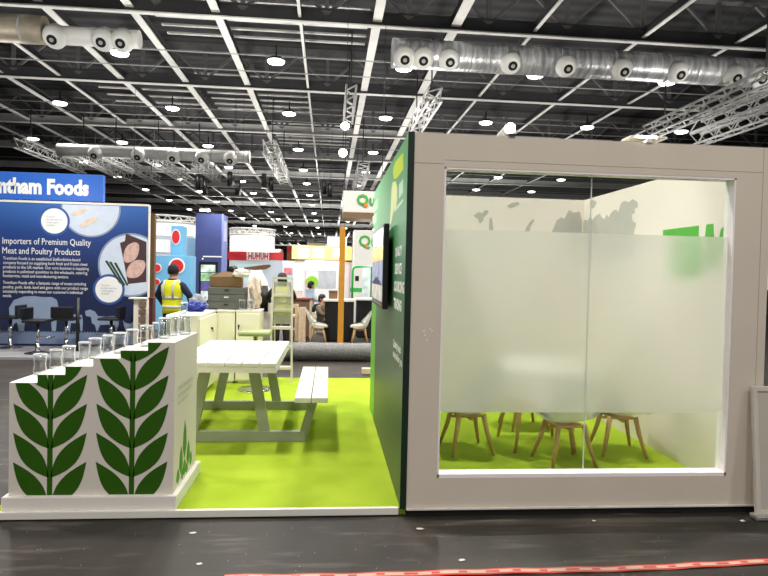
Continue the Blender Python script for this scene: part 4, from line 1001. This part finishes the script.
# work desk with boxes in the middle distance
a, c = atY(287, 300, 9.6), atY(327, 298, 9.6); o = Vector(((a.x+c.x)/2, 10.9, 0)); c.x -= .35; t = thing('work_desk', 'long brown work desk behind the timber stools', 'desk', o)
b = MB(o); b.box(a.x, c.x, 10.6, 11.2, .92, .96, .004); b.build('desk_top', mat('desk_red_edge', (150, 70, 60), .6), t)
b = MB(o); b.box(a.x+.04, c.x-.04, 10.66, 11.1, .04, .92); b.build('modesty_panel', mat('desk_brown', (122, 100, 84), .7, var=.1), t)
for x in (a.x+.02, c.x-.06):
    b = MB(o); b.box(x, x+.04, 10.62, 11.16, 0, .92); b.build('leg', WOODP, t)
def carton(px, Y, w, h, z, m_, label):
    p = atY(px, 290, Y); t = thing('storage_box', label, 'box', (p.x, Y, z)); MB().box(-w/2, w/2, -.15, .15, 0, h, .004).build('carton', m_, t); MB().box(-w/2-.005, w/2+.005, -.155, .155, h-.04, h, .003).build('lid', m_, t)
carton(297, 10.85, .24, .15, .961, WHITE, 'white box on the left end of the brown desk')
carton(310, 10.85, .2, .2, .961, mat('pale_blue_box', (170, 196, 222), .6), 'pale blue box on the brown desk under the lime disc')
p = atY(334, 298, 10.2); t = thing('storage_box', 'brown crate standing on the black counter', 'box', (p.x-.02, 10.35, .971)); MB().box(-.1, .1, -.12, .12, 0, .19, .004).build('carton', CARDB, t)
MB().box(-.105, .105, -.125, .125, .15, .17, .003).build('band', mat('dark_band', (84, 66, 50), .7), t)
# white clutter behind the cabinets
p = atY(256, 300, 8.); t = thing('shrouded_stand', 'white plastic-draped display stand behind the heap on the cabinets', 'display stand', (p.x, 8.2, 0))
MB().loft([(0, 0, 0, .34, .25), (0, 0, .6, .3, .22), (.02, 0, 1.1, .27, .2), (.0, 0, 1.35, .2, .16), (-.03, 0, 1.6, .1, .09)], 18).build('sheet', WHITEBAG, t)
MB().loft([(.16, -.24, .8, .08, .05), (.16, -.24, 1.3, .07, .05)], 12).build('strap', BLACK, t)

# ================================================================== PEOPLE
def skin_mesh(chains, name, m_, parent, levels=2):
    """chains: list of lists of (x, y, z, r); chains starting on an existing joint share its vertex"""
    V, E, R = [], [], []; idx = {}
    def vid(p):
        k = tuple(round(c, 4) for c in p[:3])
        if k not in idx: idx[k] = len(V); V.append(p[:3]); R.append(p[3])
        return idx[k]
    for c in chains:
        q = [vid(p) for p in c]
        for a, b in zip(q, q[1:]): E.append((a, b))
    me = bpy.data.meshes.new(name); me.from_pydata(V, E, []); ob = bpy.data.objects.new(name, me); COL.objects.link(ob)
    md = ob.modifiers.new('s', 'SKIN'); md.use_smooth_shade = True
    for i, sv in enumerate(me.skin_vertices[0].data): sv.radius = (R[i], R[i]); sv.use_root = (i == 0)
    sb = ob.modifiers.new('u', 'SUBSURF'); sb.levels = levels; sb.render_levels = levels
    bpy.context.view_layer.update()
    nm = bpy.data.meshes.new_from_object(ob.evaluated_get(bpy.context.evaluated_depsgraph_get())); bpy.data.objects.remove(ob); bpy.data.meshes.remove(me)
    nm.materials.clear(); nm.materials.append(m_); nm.name = name
    for f in nm.polygons: f.use_smooth = True
    o = bpy.data.objects.new(name, nm); COL.objects.link(o); o.parent = parent
    return o
def person(label, loc, rz, H_=1.76, crouch=False, vest=True, cap='beanie', jacket=NAVYC, trousers=DARKC, arms=None):
    t = thing('person', label, 'person', loc, rz); k = H_/1.76
    # faces -Y in its own frame
    pel = (0, 0, .95*k, .12*k); ch1 = (0, 0, 1.2*k, .125*k); ch2 = (0, .01, 1.38*k, .12*k); nk = (0, .0, 1.50*k, .055*k); hd0 = (0, -.02*k, 1.58*k, .075*k); hd1 = (0, -.025*k, 1.67*k, .085*k); hd2 = (0, -.01, 1.73*k, .06*k)
    C = [[pel, ch1, ch2, nk, hd0, hd1, hd2], [hd0, (0, -.105*k, 1.60*k, .014*k)]]
    for s in (-1, 1):
        hand = arms[0 if s < 0 else 1] if arms else ((s*.27*k, -.04*k, 1.12*k), (s*.27*k, -.14*k, .88*k))
        el, wr_ = Vector(hand[0]), Vector(hand[1]); sh = (s*.185*k, .01, 1.40*k, .06*k)
        C.append([ch2, sh, (*el, .042*k), (*wr_, .028*k)])
        d = (wr_-el).normalized(); side = Vector((1, 0, 0)) if abs(d.x) < .8 else Vector((0, 0, 1)); side = (side-d*side.dot(d)).normalized()
        palm = wr_+d*.07*k; C.append([(*wr_, .028*k), (*palm, .03*k)])
        for f in range(4):
            b0 = palm+side*(f-1.5)*.021*k+d*.03*k; L = (.06, .07, .065, .05)[f]*k; nrm = d.cross(side)
            C.append([(*palm, .03*k), (*b0, .011*k), (*(b0+d*L*.5+nrm*.004), .0095*k), (*(b0+d*L+nrm*.02), .008*k)])
        th = wr_+d*.035*k - side*.035*k*s*-1*-1
        C.append([(*wr_, .028*k), (*th, .012*k), (*(th+d*.05*k-side*.012*s), .009*k)])
        if crouch: C.append([pel, (s*.1*k, -.05, .9*k, .1*k), (s*.14*k, -.36*k, 1.0*k, .075*k), (s*.14*k, -.3*k, .68*k, .045*k), (s*.14*k, -.38*k, .63*k, .04*k)])
        else: C.append([pel, (s*.1*k, 0, .88*k, .095*k), (s*.11*k, -.01, .5*k, .06*k), (s*.12*k, .02, .09*k, .042*k), (s*.13*k, -.12*k, .035*k, .035*k)])
    skin_mesh(C, 'body', SKIN, t)
    def sh(dz, a, bb): return [(0, 0, z*k, rx*k*a, ry*k*a) for z, rx, ry in bb]
    TOR = [(.86, .175, .13), (.98, .17, .125), (1.12, .165, .125), (1.28, .19, .14), (1.38, .2, .135), (1.44, .165, .115), (1.49, .085, .085), (1.52, .07, .075)]
    b = MB(); b.loft([(0, 0.01, z*k, rx*k, ry*k) for z, rx, ry in TOR], 24)
    for s in (-1, 1):
        hand = arms[0 if s < 0 else 1] if arms else ((s*.27*k, -.04*k, 1.12*k), (s*.27*k, -.14*k, .88*k))
        b.tube([(s*.15*k, .01, 1.41*k), (s*.2*k, .005, 1.37*k), hand[0], hand[1]], [.07*k, .078*k, .062*k, .044*k], 14)
    b.build('jacket', jacket, t)
    if vest:
        vb = MB(); vb.loft([(0, .01, z*k, rx*k*1.07+.006, ry*k*1.1+.008) for z, rx, ry in TOR[:1]+TOR[1:5]]+[(0, .01, 1.45*k, .16*k, .125*k), (0, .01, 1.485*k, .10*k, .1*k)], 28); v = vb.build('hi_vis_vest', HIVIS, t)
        for z, rx, ry in ((.96, .172, .128), (1.13, .168, .128)):
            vb = MB(); vb.loft([(0, .01, (z+q)*k, rx*k*1.08+.009, ry*k*1.11+.011) for q in (0, .05)], 28); vb.build('reflective_strip', HISTRIP, v)
        for s in (-1, 1):
            vb = MB(); vb.tube([(s*.09*k, .168*k, 1.16*k), (s*.1*k, .18*k, 1.3*k), (s*.1*k, .168*k, 1.4*k), (s*.1*k, .11*k, 1.475*k), (s*.1*k, -.05, 1.475*k)], .018, 6); vb.build('reflective_strip', HISTRIP, v)
    b = MB()
    if crouch:
        b.loft([(0, 0, .8*k, .17*k, .14*k), (0, 0, .95*k, .175*k, .14*k)], 20)
        for s in (-1, 1): b.tube([(s*.09*k, .02, .9*k), (s*.14*k, -.36*k, 1.0*k), (s*.14*k, -.37*k, .95*k), (s*.14*k, -.3*k, .66*k)], [.1*k, .085*k, .08*k, .06*k], 14)
    else:
        b.loft([(0, 0, .80*k, .178*k, .132*k), (0, .0, .95*k, .176*k, .13*k)], 20)
        for s in (-1, 1): b.tube([(s*.09*k, 0, .9*k), (s*.11*k, -.01, .5*k), (s*.12*k, .02, .06*k)], [.1*k, .076*k, .062*k], 14)
    b.build('trousers', trousers, t)
    for s in (-1, 1):
        b = MB()
        zf = .6 if crouch else 0; yf = -.3*k if crouch else .02
        b.sphere((s*.13*k, yf-.07*k, zf+.045*k), .06*k, 14, (.8, 2.1, .75)); b.build('shoe', BLACKM, t)
    hc = (0, -.02*k, 1.655*k)
    if cap == 'beanie':
        b = MB(); b.loft([(0, -.012*k, 1.60*k, .098*k, .108*k), (0, -.012*k, 1.68*k, .106*k, .114*k), (0, -.01*k, 1.74*k, .09*k, .098*k), (0, -.005, 1.785*k, .05*k, .055*k), (0, -.005, 1.795*k, .02*k, .02*k)], 22)
        for q in b.bm.verts:
            if q.co.y < -.06*k and q.co.z < 1.69*k: q.co.z = 1.69*k
        b.build('beanie', DARKC, t)
    else:
        long_ = cap == 'long'
        b = MB(); b.loft(([(0, .05*k, 1.42*k, .1*k, .05*k), (0, .045*k, 1.52*k, .105*k, .07*k)] if long_ else [(0, .03*k, 1.56*k, .085*k, .075*k)])+[(0, .02*k, 1.62*k, .1*k, .09*k), (0, .0, 1.70*k, .102*k, .108*k), (0, -.005, 1.76*k, .075*k, .085*k), (0, 0, 1.785*k, .03*k, .03*k)], 22); b.build('hair', HAIR, t)
    for s in (-1, 1):
        b = MB(); b.sphere((s*.035*k, -.098*k, 1.645*k), .011*k, 8); b.build('eye', LETW, t)
        b = MB(); b.sphere((s*.092*k, -.01, 1.63*k), .026*k, 10, (.4, .7, 1.2)); b.build('ear', SKIN, t)
    b = MB(); b.sphere((0, -.1*k, 1.565*k), .022*k, 8, (1.2, .5, .35)); b.build('mouth', mat('lips', (160, 96, 86), .5), t)
    return t
p = atY(171, 290, 7.1)
person('person in yellow vest and black beanie, back turned, behind the cream cabinets', (p.x+.03, 7.1, 0), PI-.25, 1.64, arms=(((-.3, -.03, 1.12), (-.3, -.16, .9)), ((.3, -.03, 1.12), (.27, -.2, .92))))
p = atY(282, 290, 7.6)
person('person with long dark hair in a yellow vest, behind the ladder', (p.x, 7.6, 0), PI+.3, 1.54, cap='long', jacket=DARKC, arms=(((-.25, -.08, 1.1), (-.18, -.26, 1.02)), ((.25, -.08, 1.1), (.18, -.26, 1.02))))
p = atY(322, 297, 11.9)
person('person with short dark hair in a brown top, crouching behind the black counter', (p.x, 11.9, -.6), PI*.5-.5, 1.60, crouch=True, vest=False, cap='short', jacket=BROWNC, trousers=DARKC, arms=(((-.24, -.12, 1.12), (-.14, -.32, 1.06)), ((.24, -.12, 1.12), (.14, -.32, 1.06))))
p2 = atY(311, 285, 14.2)
person('person with black hair in a pale top, seated at the stand under the lime disc', (p2.x, 14.2, -.36), PI*.5+.3, 1.66, crouch=True, vest=False, cap='short', jacket=mat('pale_shirt', (206, 210, 214), .8), trousers=DARKC, arms=(((-.24, -.12, 1.12), (-.14, -.32, 1.06)), ((.24, -.12, 1.12), (.14, -.32, 1.06))))
t = thing('stool', 'timber stool under the seated person in the pale top', 'stool', (p2.x, 14.2, 0))
MB().box(-.17, .17, -.17, .17, .31, .345, .008).build('seat', WOODP, t)
for sx in (-1, 1):
    for sy in (-1, 1): MB().bar((sx*.14, sy*.14, .31), (sx*.15, sy*.15, 0), .035).build('leg', WOODP, t)
MB().box(-.2, .2, -.45, -.2, .16, .2, .006).build('footrest', WOODP, t)
t = thing('step_box', 'low timber step under the crouching person', 'step', (p.x, 11.9, 0))
MB().box(-.17, .17, -.17, .17, .08, .11, .008).build('seat', WOODP, t)
for sx in (-1, 1):
    for sy in (-1, 1): MB().bar((sx*.14, sy*.14, .08), (sx*.15, sy*.15, 0), .035).build('leg', WOODP, t)

# ================================================================== LIGHT
def spot(loc, power, size=2.2, rad=.28, target=None, color=(1, .97, .92), blend=.6):
    l = bpy.data.lights.new('hall_or_fill_spot', 'SPOT'); l.energy = power; l.spot_size = size; l.spot_blend = blend; l.shadow_soft_size = rad; l.color = color
    o = bpy.data.objects.new('hall_or_fill_spot', l); COL.objects.link(o); o.location = loc
    d = (Vector(target)-Vector(loc)) if target else Vector((0, 0, -1)); o.rotation_euler = d.to_track_quat('-Z', 'Y').to_euler()
    return o
for X in (-7.45, -2.4, 1.9, 6.5):
    for Y in (2.5, 9.6): spot((X, Y, 8.5), 1350, 2.5)
    spot((X, -4.5, 8.5), 620, 2.5)
for X in (-12.15, -7.45, -2.4, 1.9, 6.5):
    for Y in (16.8, 23.5): spot((X, Y, 8.5), 1300, 2.5)
    for Y in (38.4,): spot((X, Y, 8.5), 3500, 2.6)
def point(loc, p, r=.1, c=(1, .97, .93)):
    l = bpy.data.lights.new('lamp_or_stand_fill', 'POINT'); l.energy = p; l.shadow_soft_size = r; l.color = c; o = bpy.data.objects.new('lamp_or_stand_fill', l); COL.objects.link(o); o.location = loc
spot((.68, .22, 2.62), 20, 2.0, .05, (1.3, 3.0, 1.3)); spot((1.62, .22, 2.62), 20, 2.0, .08, (2.0, 3.0, 1.3))
spot((-1.5, 4.6, 5.5), 260, 1.7, .15, (-1.2, 1.8, .3))
spot((-3.84, YT-.6, zt+.5 if zt > 3 else 4.4), 0, 1.2)
for X, Y, Z, P in ((-5.5, 7.0, 2.9, 25), (-3.75, 16.35, 3.8, 110), (-1.2, 15.6, 2.9, 50), (-2.4, 19.6, 2.8, 50), (.5, 13.0, 2.6, 15), (-3.3, 11, 2.5, 25)): point((X, Y, Z), P)  # added fill brightens the stands; only the navy tower point has a lamp
for X in (-11, -4, 3, 11):
    for Y, P in ((9, 700), (17, 700), (27, 900), (40, 1300), (60, 2300), (85, 2600), (120, 4000), (165, 5000)): spot((X, Y, 4.5), P, 2.7, .8, (X, Y+.01, 9))  # added uplights without fixtures: fill that brightens the roof beams
w = bpy.data.worlds.new('hall_air'); SC.world = w; w.use_nodes = True
bg = w.node_tree.nodes['Background']; bg.inputs['Color'].default_value = (1, .98, .95, 1); bg.inputs['Strength'].default_value = .5
SC.view_settings.view_transform = 'Standard'; SC.view_settings.look = 'None'; SC.view_settings.exposure = 0
